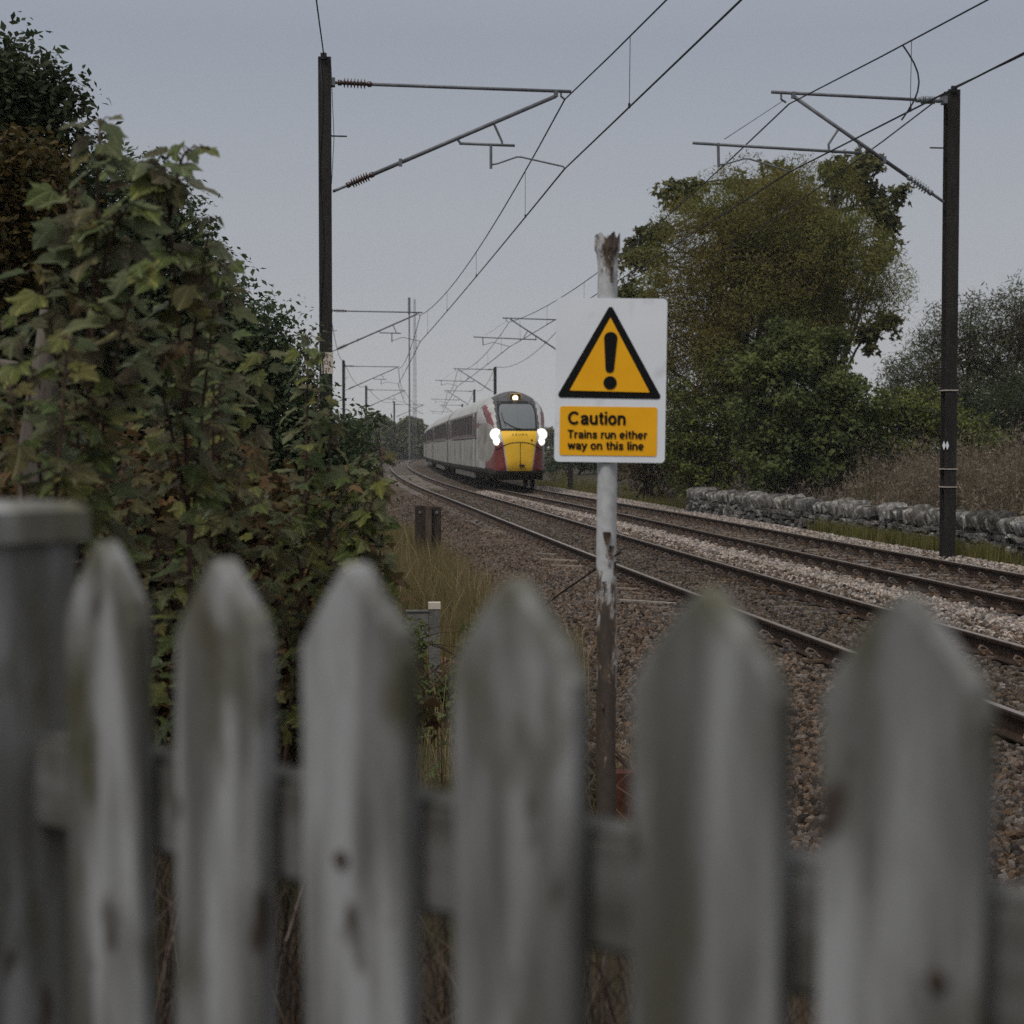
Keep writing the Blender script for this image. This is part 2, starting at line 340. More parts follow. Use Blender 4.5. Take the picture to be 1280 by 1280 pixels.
def heading(y, far=False):
    f = C2 if far else C1
    return (f(y + 1.0) - f(y - 1.0)) / 2.0
def off_pt(y, off, far=False):
    f = C2 if far else C1
    s = heading(y, far); k = 1 / np.sqrt(1 + s * s)
    return f(y) + off * k, y - off * s * k
BED = np.array([[-3.6, -0.75], [-3.1, -0.52], [-2.5, -0.36], [-1.8, -0.2], [-1.3, -0.185], [1.2, -0.185], [1.75, -0.13], [2.2, -0.185], [4.9, -0.18], [5.4, -0.15], [6.0, -0.26], [6.6, -0.45], [7.2, -0.75]])
def bed_z(u): return np.interp(u, BED[:, 0], BED[:, 1])
def tz(x, y):
    x = np.asarray(x, float); y = np.asarray(y, float)
    u = (x - C1(y)) * 0.992
    z = np.interp(u, [-60, -25, -12, -7, -4.5, -3.0, -2.4, 5.7, 6.3, 7.4, 8.6, 16, 40, 120], [1.2, 0.9, 0.25, -0.1, -0.32, -0.5, -0.62, -0.62, -0.5, -0.42, 0.05, 0.55, 0.8, 0.8])
    k = np.interp(y, [-10, 2.0, 6, 9.5], [0.82, 0.8, 0.62, 0]) * np.interp(u, [-3.6, -2.6], [1, 0])
    z = z + k * np.clip(0.15 - (z * 0.3), 0, 0.6) + k * 0.32
    z = z + 0.05 * np.sin(x * 1.7 + y * 0.6) * np.sin(y * 1.1 - x * 0.4) * np.interp(abs(u - 1.7), [4, 6], [0, 1])
    return z
def tzf(x, y): return float(tz(x, y))

# ------------------------------------------------------------------ the setting
def grid_sheet(name, xs, ys, zf, m):
    XX, YY = np.meshgrid(xs, ys); V = np.stack([XX, YY, zf(XX, YY)], -1).reshape(-1, 3)
    nx, ny = len(xs), len(ys)
    i = (np.arange(ny - 1)[:, None] * nx + np.arange(nx - 1)[None]).ravel()
    o = link(name, fast_mesh(name, V, np.stack([i, i + 1, i + nx + 1, i + nx], -1), m, True)); o['kind'] = 'structure'
    return o
xs = np.unique(np.concatenate([np.linspace(-1500, -60, 25), np.linspace(-60, 60, 200), np.linspace(60, 1500, 25)]))
ys = np.unique(np.concatenate([np.linspace(-80, -10, 12), np.linspace(-10, 60, 200), np.linspace(60, 400, 170), np.linspace(400, 630, 20), np.linspace(630, 3000, 12)]))
grid_sheet('ground', xs, ys, tz, X_['ground'])

# ballast bed: a sheet swept along both tracks
sy = np.concatenate([np.arange(-20, 60, 0.25), np.arange(60, 200, 1.0), np.arange(200, 420, 4.0)])
us = np.linspace(-3.6, 7.2, 74)
rng = np.random.default_rng(3)
V = []
for y in sy:
    h = float(heading(y)); k = 1 / math.sqrt(1 + h * h)
    V.append(np.stack([C1(y) + us * k, y - us * h * k, bed_z(us) + (rng.random(len(us)) - 0.5) * 0.03], -1))
V = np.array(V).reshape(-1, 3); nx = len(us)
i = (np.arange(len(sy) - 1)[:, None] * nx + np.arange(nx - 1)[None]).ravel()
o = link('ballast_bed', fast_mesh('ballast_bed', V, np.stack([i, i + 1, i + nx + 1, i + nx], -1), X_['bed'], True)); o['kind'] = 'structure'

# loose ballast stones on it: stuff, thousands of real stones
def rock_mesh(name, m, seed, sub=1, squash=(1, 0.8, 0.62), jit=0.24):
    bm = bmesh.new(); bmesh.ops.create_icosphere(bm, subdivisions=sub, radius=0.5)
    r = random.Random(seed)
    for v in bm.verts:
        v.co *= 1 + r.uniform(-jit, jit); v.co.x *= squash[0]; v.co.y *= squash[1]; v.co.z *= squash[2]
    me = bpy.data.meshes.new(name); bm.to_mesh(me); bm.free(); me.materials.append(m)
    return me
def scatter(name, P, rot, scl, meshes, label=None):
    coll = bpy.data.collections.new(name + '_shapes')
    for q in meshes: coll.objects.link(bpy.data.objects.new(q.name, q))
    me = bpy.data.meshes.new(name); me.vertices.add(len(P)); me.vertices.foreach_set('co', P.astype(np.float32).ravel())
    a = me.attributes.new('turn', 'FLOAT_VECTOR', 'POINT'); a.data.foreach_set('vector', rot.astype(np.float32).ravel())
    a = me.attributes.new('size', 'FLOAT', 'POINT'); a.data.foreach_set('value', scl.astype(np.float32))
    o = link(name, me); o['kind'] = 'stuff'
    g = bpy.data.node_groups.new(name, 'GeometryNodeTree')
    g.interface.new_socket('Geometry', in_out='INPUT', socket_type='NodeSocketGeometry'); g.interface.new_socket('Geometry', in_out='OUTPUT', socket_type='NodeSocketGeometry')
    N, L = g.nodes, g.links
    gi, go = N.new('NodeGroupInput'), N.new('NodeGroupOutput')
    ip = N.new('GeometryNodeInstanceOnPoints'); ci = N.new('GeometryNodeCollectionInfo'); ci.inputs['Collection'].default_value = coll
    ci.inputs['Separate Children'].default_value = True; ci.inputs['Reset Children'].default_value = True
    ip.inputs['Pick Instance'].default_value = True
    at = N.new('GeometryNodeInputNamedAttribute'); at.data_type = 'FLOAT_VECTOR'; at.inputs[0].default_value = 'turn'
    az = N.new('GeometryNodeInputNamedAttribute'); az.data_type = 'FLOAT'; az.inputs[0].default_value = 'size'
    L.new(gi.outputs[0], ip.inputs['Points']); L.new(ci.outputs[0], ip.inputs['Instance']); L.new(at.outputs[0], ip.inputs['Rotation']); L.new(az.outputs[0], ip.inputs['Scale'])
    L.new(ip.outputs[0], go.inputs[0])
    md = o.modifiers.new('scatter', 'NODES'); md.node_group = g
    return o
def stones(n, y0, y1, u0, u1, seed, pw=1.6):
    r = np.random.default_rng(seed)
    y = y0 + (y1 - y0) * r.random(n) ** pw; u = u0 + (u1 - u0) * r.random(n)
    h = heading(y); k = 1 / np.sqrt(1 + h * h)
    s = 0.028 + 0.055 * r.random(n) ** 2.0 + np.clip((y - 18) * 0.0005, 0, 0.02)
    x = C1(y) + u * k; yy = y - u * h * k
    z = bed_z(u) + s * 0.18 - 0.004
    keep = np.ones(n, bool)
    for rr in (-0.7525, 0.7525):                       # keep the rails themselves clear
        for cc in (0, 3.38): keep &= abs(u - cc - rr) > 0.12
    keep &= z > tz(x, yy) - 0.03
    P = np.stack([x, yy, z], -1)[keep]
    return P, r.random((len(P), 3)) * 6.28, s[keep]
for nm, m, parts in (
        ('brown_ballast_stones', 'stone_brown', [(70000, 5.5, 34, -3.5, -0.85, 11), (7000, 30, 62, -3.3, -0.85, 12), (16000, 8, 60, 1.0, 1.7, 21), (12000, 8, 60, 2.65, 4.2, 22)]),
        ('oily_ballast_stones', 'stone_dark', [(26000, 7, 40, -0.65, 0.65, 13), (5000, 36, 70, -0.65, 0.65, 14)]),
        ('pale_ballast_stones', 'stone_pale', [(20000, 9, 66, 1.35, 2.55, 15), (26000, 14, 75, 4.3, 6.5, 16)])):
    q = [stones(*p) for p in parts]
    scatter(nm, np.concatenate([a[0] for a in q]), np.concatenate([a[1] for a in q]), np.concatenate([a[2] for a in q]), [rock_mesh('stone', X_[m], 50 + i) for i in range(7)])

# ------------------------------------------------------------------ the two tracks
def rail_profile():
    p = [(-0.07, -0.159), (0.07, -0.159), (0.07, -0.148), (0.014, -0.128), (0.010, -0.045), (0.033, -0.034), (0.036, -0.008), (0.026, 0.0), (-0.026, 0.0), (-0.036, -0.008), (-0.033, -0.034), (-0.010, -0.045), (-0.014, -0.128), (-0.07, -0.148)]
    return p
def sweep_rail(off, far):
    ys_ = np.concatenate([np.arange(-18, 90, 0.8), np.arange(90, 400, 3.0)])
    pr = rail_profile(); n = len(pr); mb = MB(); V = []
    for y in ys_:
        h = float(heading(y, far)); k = 1 / math.sqrt(1 + h * h); cx, cy = off_pt(y, off, far)
        V += [(cx + a * k, cy - a * h * k, z) for a, z in pr]
    top = [j for j in range(n) if j in (7,)]
    F0, F1 = [], []
    for a in range(len(ys_) - 1):
        for j in range(n):
            q = (a * n + j, a * n + (j + 1) % n, (a + 1) * n + (j + 1) % n, (a + 1) * n + j)
            (F1 if j == 7 else F0).append(q)
    mb.add(V, F0 + F1); mb.m = [0] * len(F0) + [1] * len(F1)
    return mb
def clip_mesh():
    """spring clip on its cast shoulder and pad, long axis across the rail (x), rail side at -x"""
    mb = MB()
    mb.box((0.02, 0, 0.012), (0.16, 0.12, 0.024))
    mb.box((0.035, 0, 0.045), (0.05, 0.075, 0.06))
    pts = [(0.05, 0.05, 0.045), (0.09, 0.02, 0.085), (0.055, -0.02, 0.105), (0.0, -0.05, 0.085), (-0.035, -0.03, 0.045), (-0.045, 0.02, 0.035)]
    mb.tube(pts, 0.012, 5)
    return mb.mesh('rail_clip', X_['clip'])
CLIP = clip_mesh()
def sleeper_mesh(seed):
    r = random.Random(seed); mb = MB()
    xs_ = np.linspace(-1.25, 1.25, 7)
    V = []
    for x in xs_:
        a = 0.125 + r.uniform(-0.008, 0.008); t = r.uniform(-0.008, 0.006) - (0.012 if abs(x) < 0.4 else 0)
        V += [(x, -a, -0.2), (x, -a + 0.012, t - 0.01), (x, -a + 0.03, t), (x, a - 0.03, t), (x, a - 0.012, t - 0.01), (x, a, -0.2)]
    F = [(i * 6 + j, i * 6 + j + 1, (i + 1) * 6 + j + 1, (i + 1) * 6 + j) for i in range(6) for j in range(5)] + [(0, 1, 2, 3, 4, 5), (41, 40, 39, 38, 37, 36)]
    return mb.add(V, F).mesh('sleeper', X_['sleeper'])
SLP = [sleeper_mesh(i) for i in range(4)]
def track(far, label, clip_to):
    bx, by = off_pt(8.0, 0, far)
    t = thing('railway_track', label, 'railway track', (bx, by, -0.4), 0, 'railway tracks side by side')
    rails = []
    for off in (-0.7525, 0.7525):
        rails.append(link('rail', sweep_rail(off, far).mesh('rail', [X_['rust'], X_['railtop']], base=(bx, by, -0.4)), t))
    rr = random.Random(4 + far); y = -6.0; far_s, far_c, cnt = MB(), MB(), 0
    cv = np.array([v.co for v in CLIP.vertices]); cf = [tuple(p.vertices) for p in CLIP.polygons]
    while y < 240:
        h = float(heading(y, far)); a = -math.atan(h)
        x0, y0 = off_pt(y, 0, far)
        rot = a + rr.uniform(-0.012, 0.012)
        z = -0.165 + rr.uniform(-0.006, 0.004)
        if y < 110:
            o = link('sleeper', SLP[rr.randrange(4)], t, (x0 - bx, y0 - by, z + 0.4)); o.rotation_euler = (0, 0, rot)
        else: far_s.box((x0, y0, -0.26), (2.5, 0.25, 0.2), Matrix.Rotation(rot, 3, 'Z'))
        for i, off in enumerate((-0.7525, 0.7525)):
            for sd in (-1, 1):
                ox, oy = off_pt(y, off + sd * 0.1, far); cr = a + (0 if sd > 0 else math.pi)
                if 6 < y < clip_to:
                    c = link('rail_clip', CLIP, rails[i], (ox - bx, oy - by, 0.4 - 0.158)); c.rotation_euler = (0, 0, cr); cnt += 1
                elif y < 95:
                    Rm = np.array(Matrix.Rotation(cr, 3, 'Z'))
                    far_c.add(cv @ Rm.T + np.array([ox, oy, -0.158]), cf)
        y += 0.68
    link('sleeper', far_s.mesh('sleeper', X_['sleeper'], base=(bx, by, -0.4)), t, kind='stuff')
    link('rail_clip', far_c.mesh('rail_clip', X_['clip'], base=(bx, by, -0.4)), t, kind='stuff')
    return t
track(False, 'nearer railway track, empty, with rusty rails, curving away beside the brown ballast slope', 44)
track(True, 'farther railway track that the train runs on, beside the dry stone wall', 44)

# ------------------------------------------------------------------ overhead line: masts and wires
def h_section(mb, w_, d_, z0, z1, tf=0.014, mi=0):
    mb.box((0, -d_ / 2 + tf / 2, (z0 + z1) / 2), (w_, tf, z1 - z0), mi=mi)
    mb.box((0, d_ / 2 - tf / 2, (z0 + z1) / 2), (w_, tf, z1 - z0), mi=mi)
    mb.box((0, 0, (z0 + z1) / 2), (tf, d_ - 2 * tf - 0.002, z1 - z0), mi=mi)
def insulator(mb, p, q, n=7, r=0.075):
    p, q = Vector(p), Vector(q); L = (q - p).length; prof = [(0, 0.02), (0.0, 0.045), (0.06, 0.045), (0.065, 0.03)]
    for i in range(n):
        d = 0.08 + (L - 0.16) * (i + 0.5) / n
        prof += [(d - 0.018, 0.03), (d - 0.004, r), (d + 0.006, r), (d + 0.012, 0.03)]
    prof += [(L - 0.065, 0.03), (L - 0.06, 0.045), (L, 0.045), (L, 0.02)]
    mb.lathe(p, q - p, prof, 10)
def text_mesh(s, h, m, width=None, weight=0.0, base='BOTTOM', align='LEFT'):
    cu = bpy.data.curves.new('lettering', 'FONT'); cu.body = s; cu.align_x = align; cu.offset = weight; cu.resolution_u = 4
    ob = bpy.data.objects.new('lettering', cu)
    dg = bpy.context.evaluated_depsgraph_get()
    COL.objects.link(ob); dg.update()
    me = bpy.data.meshes.new_from_object(ob.evaluated_get(dg))
    bpy.data.objects.remove(ob)
    co = np.array([v.co for v in me.vertices]); 
    # cap height of the first letter sets the height
    k = h / 0.73
    sx = k if width is None else width / (co[:, 0].max() - co[:, 0].min())
    x0 = co[:, 0].min() if align == 'LEFT' else 0
    for v in me.vertices: v.co = ((v.co.x - x0) * sx, 0, v.co.y * k)
    me.materials.clear(); me.materials.append(m)
    return me
def mast(side, label, group, plate=None):
    """local x points from the mast towards its track; built at the origin, z=0 is rail level"""
    t = thing('overhead_line_mast', label, 'overhead line mast', group=group)
    mb = MB(); h_section(mb, 0.2, 0.2, -0.55, 7.62 if side == 'L' else 7.36); post = link('post', mb.mesh('post', X_['mast']), t)
    mb = MB(); mb.box((0, 0, -0.42), (0.5, 0.5, 0.3)); link('footing', mb.mesh('footing', X_['concrete']), t)
    g = MB(); ins = MB(); arm = MB(); fit = MB(); drop = MB()
    if side == 'L':
        g.tube([(0.70, 0, 7.236), (3.84, 0, 7.205)], 0.027, 8); insulator(ins, (0.2, 0, 7.25), (0.72, 0, 7.237))
        fit.tube([(0.09, 0, 7.24), (0.2, 0, 7.25)], 0.025, 6); fit.box((0.13, 0, 7.25), (0.06, 0.16, 0.12))
        s0, s1 = Vector((0.12, 0, 5.58)), Vector((3.6, 0, 7.13)); d = s1 - s0
        fit.tube([tuple(s0), tuple(s0 + d * 0.06)], 0.024, 6); insulator(ins, s0 + d * 0.06, s0 + d * 0.18)
        st = MB(); st.tube([tuple(s0 + d * 0.18), tuple(s1)], 0.032, 8)
        fit.box((3.6, 0, 7.17), (0.06, 0.07, 0.1)); fit.box(tuple(s0 + d * 0.3), (0.05, 0.08, 0.11))
        reg = MB(); reg.tube([(2.08, 0, 6.36), (2.95, 0, 6.345)], 0.022, 8)
        fit.tube([(2.04, 0, 6.44), (2.1, 0, 6.36)], 0.02, 6); fit.tube([(2.62, 0, 6.68), (2.75, 0, 6.4), (2.75, 0, 6.34)], 0.02, 6)
        drop.tube([(2.575, 0, 6.36), (2.575, 0, 5.98)], 0.024, 6)
        arm.tube([(2.58, 0, 6.04), (2.68, 0, 6.06), (2.98, 0, 6.17), (3.05, 0, 6.17), (3.72, 0, 6.035), (3.74, 0, 6.0)], 0.014, 6)
        fit.tube([(3.68, 0, 7.2), (3.68, 0, 7.13), (3.74, 0, 7.08)], 0.018, 6)
    else:
        g.tube([(0.58, 0, 7.2), (2.98, 0, 7.26)], 0.027, 8); insulator(ins, (0.2, 0, 7.2), (0.6, 0, 7.2), 8, 0.065)
        fit.tube([(0.09, 0, 7.18), (0.2, 0, 7.2)], 0.025, 6); fit.box((0.13, 0, 7.2), (0.06, 0.16, 0.12))
        s0, s1 = Vector((0.12, 0, 5.58)), Vector((2.62, 0, 7.2)); d = s1 - s0
        fit.tube([tuple(s0), tuple(s0 + d * 0.08)], 0.024, 6); insulator(ins, s0 + d * 0.08, s0 + d * 0.24, 6, 0.07)
        st = MB(); st.tube([tuple(s0 + d * 0.24), tuple(s1)], 0.032, 8)
        fit.box((2.62, 0, 7.22), (0.06, 0.07, 0.1)); fit.box(tuple(s0 + d * 0.4), (0.05, 0.08, 0.11))
        reg = MB(); reg.tube([(1.5, 0, 6.33), (4.25, 0, 6.43)], 0.024, 8)
        fit.tube([(1.55, 0, 6.5), (1.5, 0, 6.33)], 0.02, 6); fit.tube([(1.88, 0, 6.7), (2.04, 0, 6.46), (2.03, 0, 6.35)], 0.02, 6)
        drop.tube([(3.84, 0, 6.44), (3.83, 0, 6.06)], 0.024, 6)
        arm.tube([(3.82, 0, 6.1), (3.72, 0, 6.11), (3.42, 0, 6.2), (3.34, 0, 6.2), (2.71, 0, 6.03), (2.69, 0, 6.0)], 0.014, 6)
        fit.tube([(2.82, 0, 7.25), (2.82, 0, 7.15), (2.74, 0, 7.1)], 0.018, 6)
        reg.tube([(2.8, 0, 7.12), (3.74, 0, 6.5)], 0.006, 4)
    link('top_tube', g.mesh('top_tube', X_['galv'], True), t); link('strut', st.mesh('strut', X_['galv'], True), t)
    link('insulator', ins.mesh('insulator', X_['insul'] if side == 'L' else X_['insulg'], True), t)
    link('registration_tube', reg.mesh('registration_tube', X_['galv'], True), t)
    link('drop_bracket', drop.mesh('drop_bracket', X_['galv']), t); link('steady_arm', arm.mesh('steady_arm', X_['galv'], True), t)
    link('fittings', fit.mesh('fittings', X_['galv']), t)
    cb = MB(); sx = -0.06 if side == 'L' else 0.03
    zz = np.linspace(7.5 if side == 'L' else 7.2, 0.6, 16)
    cb.tube([(sx + 0.03 * math.sin(i * 1.3), -0.115, z) for i, z in enumerate(zz)], 0.011, 5)
    link('earth_cable', cb.mesh('earth_cable', X_['wire'], True), t)
    sp = MB(); sp.box((0.2 if side == 'L' else 0.22, 0, 6.43 if side == 'L' else 6.44), (0.28, 0.02, 0.02)); sp.tube([(0.1, 0.02, 7.5 if side == 'L' else 7.2), (0.14, 0.02, 6.4), (0.1, 0.02, 5.7)], 0.005, 4)
    link('stay_rod', sp.mesh('stay_rod', X_['mast']), t)
    return t
Lpts = [(408, 25.5), (412, 67.5), (430, 113), (458, 159), (493, 212)]
Rpts = [(1185, 26.6), (713, 71.75), (619, 117), (593, 161.7), (578, 215)]
def bend(y, far): return -math.atan(float(heading(y, far)))
Lm, Rm = [], []
Llab = ['tall steel mast with number plate and brown insulators, rising from the left bushes',
        'mast half hidden straight behind the tall numbered mast, its arm showing above the bushes',
        'left line mast next beyond the half hidden one, left of the lattice tower',
        'thin left line mast in front of the far trees, second before the lattice tower',
        'farthest left line mast, its arm crossing behind the lattice tower foot']
Rlab = ['tall dark steel mast with white diamonds, in front of the dry stone wall',
        'steel mast hidden behind the caution sign, its arm reaching left over the track',
        'mast rising directly behind the roof of the leading coach',
        'smaller mast rising behind the second coach, left of the one above the cab',
        'farthest mast beyond the rear coaches, only its thin arms showing']
for side, pts, labs, out in (('L', Lpts, Llab, Lm), ('R', Rpts, Rlab, Rm)):
    p0 = mast(side, labs[0], 'overhead line masts')
    for i, (px, Y) in enumerate(pts):
        o = p0 if i == 0 else copy_tree(p0)
        a = bend(Y, side == 'R')
        o.location = ((px - 640) / FPX * Y, Y, 0); o.rotation_euler = (0, 0, a if side == 'L' else a + math.pi)
        o['label'] = labs[i]; out.append(o)
    # extras on the first mast only are added after copying
m1 = Lm[0]; mb = MB(); mb.box((0.02, -0.112, 2.93), (0.18, 0.006, 0.33)); pl = link('number_plate', mb.mesh('number_plate', X_['plate']), m1)
for s_, z in (('E', 3.015), ('526', 2.91), ('27', 2.80)):
    link('lettering', text_mesh(s_, 0.06, X_['black'], align='CENTER'), pl, (0.02, -0.118, z))
m1 = Rm[0]
for z, w_ in ((2.55, 0.015), (1.28, 0.012), (0.99, 0.012)):
    mb = MB(); mb.box((0, 0, z), (0.23, 0.23, w_)); link('band', mb.mesh('band', X_['plate']), m1)
for dx in (-0.028, 0.028):
    mb = MB(); mb.prism([(dx - 0.027, 1.66), (dx, 1.585), (dx + 0.027, 1.66), (dx, 1.735)], 0.103, 0.108)
    link('diamond_plate', mb.mesh('diamond_plate', X_['signwhite']), m1, (0.1, 0.03, 0))
def hang(p, q, sag, n=14):
    p, q = np.array(p), np.array(q); t_ = np.linspace(0, 1, n)[:, None]
    P = p + (q - p) * t_; P[:, 2] -= (4 * sag * t_ * (1 - t_))[:, 0]
    return P
bpy.context.view_layer.update()
def wires(masts, ux, far, label, start_off):
    def pt(o, x, z): return np.array(o.matrix_world @ Vector((x, 0, z)))
    con = [pt(o, ux, 6.0) for o in masts]; mes = [pt(o, ux, 7.08) for o in masts]; 
    dy = masts[0].location.y + 22.0
    sx0, sy0 = con[0][0] + start_off * dy, con[0][1] - dy
    con.insert(0, np.array([sx0, sy0, 6.0])); mes.insert(0, np.array([sx0 + 0.1, sy0, 7.08]))
    t = thing('overhead_wires', label, 'overhead wires', tuple(con[1]), 0, 'overhead wires above the tracks')
    cw, mw = MB(), MB()
    drops = []
    for i in range(len(con) - 1):
        a = hang(con[i], con[i + 1], 0.05); b = hang(mes[i], mes[i + 1], 0.55)
        r_ = 0.0125 + 0.002 * i
        cw.tube(a, r_, 5); mw.tube(b, r_ * 0.9, 5)
        L = np.linalg.norm(con[i + 1] - con[i]); n = max(4, int(L / 8.5))
        for k in range(n):
            f = (k + 0.5) / n
            pa = hang(con[i], con[i + 1], 0.05, 201)[int(f * 200)]; pb = hang(mes[i], mes[i + 1], 0.55, 201)[int(f * 200)]
            drops.append((pa, pb))
    link('contact_wire', cw.mesh('contact_wire', X_['wire'], base=con[1]), t); link('catenary_wire', mw.mesh('catenary_wire', X_['wire'], base=con[1]), t)
    for pa, pb in drops:
        d = MB(); d.tube([pa, pb], 0.0045, 4); d.box(tuple(pa + np.array([0, 0, 0.02])), (0.03, 0.03, 0.06)); link('dropper', d.mesh('dropper', X_['wire'], base=con[1]), t)
    return t, con, mes
wires(Lm, 3.74, False, 'contact and catenary wires over the nearer track, running up to the top of the picture', 0.142)
wt, con, mes = wires(Rm, 2.69, True, 'contact and catenary wires over the train track, running right past the stone wall mast', 0.155)
d = MB(); a_ = ray(1128, 56, 21.6); b_ = ray(1127, 150, 21.4)
jp = [a_ + (b_ - a_) * k + Vector((0.22 * math.sin(k * math.pi), 0, 0)) for k in np.linspace(0, 1, 9)]
d.tube([tuple(p) for p in jp], 0.012, 5); link('jumper_cable', d.mesh('jumper_cable', X_['wire'], base=con[1]), wt)
for masts, lab, ofs, zt_ in ((Lm, 'earth wire slung from mast to mast on the left line of masts', (-0.05, 0), 7.62), (Rm, 'earth wire slung from mast to mast on the right line of masts', (0, 0), 7.36)):
    mb = MB(); P = [np.array([o.location.x, o.location.y - 0.12, zt_ + 0.03]) for o in masts]
    st_ = P[0] + (np.array([2.2, -26, 0.75]) if masts is Lm else np.array([3.9, -26, 0.6])); P.insert(0, st_)
    for i in range(len(P) - 1): mb.tube(hang(P[i], P[i + 1], 0.35 if i == 0 else 0.75), 0.011 + 0.002 * i, 5)
    for p in P[1:]: mb.box(tuple(p + np.array([0, 0, -0.03])), (0.09, 0.06, 0.09))
    o = link('earth_wire', mb.mesh('earth_wire', X_['wire'], base=P[1]), loc=P[1]); tag(o, lab, 'wire', 'earth wires')

# ------------------------------------------------------------------ the train
T_ = dict(
    white=mat('grubby_white_paint', (0.33, 0.32, 0.3), (0.45, 0.44, 0.42), 1.5, rough=0.38, spec=0.5, c3=(0.25, 0.23, 0.2), s3=0.7, t3=0.62),
    side=mat('dusty_grey_side', (0.23, 0.218, 0.19), (0.34, 0.322, 0.285), 1.2, rough=0.5, spec=0.2, c3=(0.16, 0.13, 0.1), s3=1.1, t3=0.6),
    red=mat('dull_red_paint', (0.12, 0.018, 0.016), (0.19, 0.036, 0.03), 2, rough=0.4, spec=0.5),
    yellow=mat('warning_yellow', (0.7, 0.4, 0.028), (0.78, 0.47, 0.04), 1.5, rough=0.4, c3=(0.5, 0.3, 0.05), s3=2.5, t3=0.68),
    roof=mat('dark_grey_hood', (0.045, 0.045, 0.048), (0.09, 0.088, 0.088), 2.5, rough=0.5),
    dark=mat('road_grime_skirt', (0.018, 0.016, 0.014), (0.05, 0.044, 0.038), 3, rough=0.8),
    band=mat('grimy_window_band', (0.1, 0.068, 0.058), (0.16, 0.115, 0.1), 2, rough=0.5, spec=0.2),
    glass=mat('dark_side_glass', (0.022, 0.012, 0.01), rough=0.45, spec=0.06),  # dark maroon base stands in for trees reflected in the coach windows
    roofside=mat('pale_roof', (0.3, 0.3, 0.29), (0.4, 0.395, 0.38), 1.5, rough=0.5),
    seal=mat('black_seal', (0.012, 0.012, 0.012), rough=0.5),
    equip=mat('underframe_grey', (0.1, 0.095, 0.085), (0.16, 0.15, 0.13), 3, rough=0.7),
    lamp=emit('lit_headlamp', (1.0, 0.96, 0.87), 9.0), marker=emit('lit_marker_lamp', (1.0, 0.74, 0.42), 3.0), lens=emit('lit_lamp_reflector', (0.9, 0.88, 0.82), 0.9))
def ws():
    m, n, l, b = new_mat('windscreen_glass')
    b.inputs['Base Color'].default_value = (0.09, 0.1, 0.105, 1); b.inputs['Roughness'].default_value = 0.06; b.inputs['Specular IOR Level'].default_value = 0.6
    return m
T_['screen'] = ws()
def ip(xs_, ys_): return lambda t: float(np.interp(t, xs_, ys_))
nw = ip([0, .012, .035, .075, .13, .21, .32, .46, .62, 1.0, 1.6, 2.4, 3.4, 4.6], [.22, .36, .50, .62, .72, .81, .89, .955, 1.0, 1.06, 1.14, 1.24, 1.33, 1.38])
nzt = ip([0, .015, .05, .12, .25, .6, 1.0, 1.45, 1.9, 2.4, 3.0, 3.8], [1.7, 1.9, 2.08, 2.24, 2.38, 2.72, 3.06, 3.38, 3.62, 3.8, 3.92, 3.98])
nzb = ip([0, .02, .06, .14, .28, .5, .8], [1.15, .98, .82, .66, .52, .42, .38])
def prof(v):
    if v < 0.1: return 0.82 + 0.18 * math.sin(v / 0.1 * math.pi / 2)
    if v < 0.66: return 1.0
    q = (v - 0.66) / 0.34
    return max(0.0, 1 - q ** 2.5) ** 0.62
def halfw(t, z):
    zb, zt_ = nzb(t), nzt(t)
    if z < zb or z > zt_: return -1
    return nw(t) * prof((z - zb) / (zt_ - zb))
def front_y(x, z):
    lo, hi = 0.0, 6.0
    if halfw(0, z) >= abs(x): return 0.0
    for _ in range(26):
        mid = (lo + hi) / 2
        if halfw(mid, z) >= abs(x): hi = mid
        else: lo = mid
    return hi
def side_pt(t, z, sgn): return (sgn * halfw(t, z), t, z)
def patch(name, xz_rows, m, parent, out=0.012, smooth=True):
    """xz_rows: list of (z, x0, x1); laid on the nose, standing out a little"""
    mb = MB(); n = 13; V = []
    for z, a, b in xz_rows:
        for x in np.linspace(a, b, n): V.append((x, front_y(x, z) - out, z))
    F = [(i * n + j, i * n + j + 1, (i + 1) * n + j + 1, (i + 1) * n + j) for i in range(len(xz_rows) - 1) for j in range(n - 1)]
    return link(name, mb.add(V, F).mesh(name, m, smooth), parent)
def livery(x, t, z):
    ax = abs(x)
    if z < 0.72 + 0.1 * min(t, 1): return 'dark'
    if t > 4.3:
        if z > 3.3: return 'roofside'
        if 2.1 < z < 3.12: return 'band'
        return 'white' if z > 3.12 else 'side'
    if ax < 0.84 and z > 2.3 and t < 3.4: return 'roof'
    el = abs((t - 2.25) / 1.85) ** 2.6 + abs((z - 1.84) / 0.78) ** 2.3
    if el < 1 and t > 0.3: return 'side'
    if z > 3.36: return 'roofside'
    c = np.interp(z, [2.1, 2.6, 3.0, 3.35], [0.42, 1.0, 1.65, 2.7]); th_ = np.interp(z, [2.1, 2.6, 3.0, 3.35], [0.3, 0.55, 0.8, 0.9])
    if z < 1.85 and t < 2.0: return 'red'
    if z > 1.85 and c < t < c + th_: return 'red'
    if t > c + th_ and z < 3.3: return 'red' if 2.4 < z < 2.62 else 'white'
    return 'white'
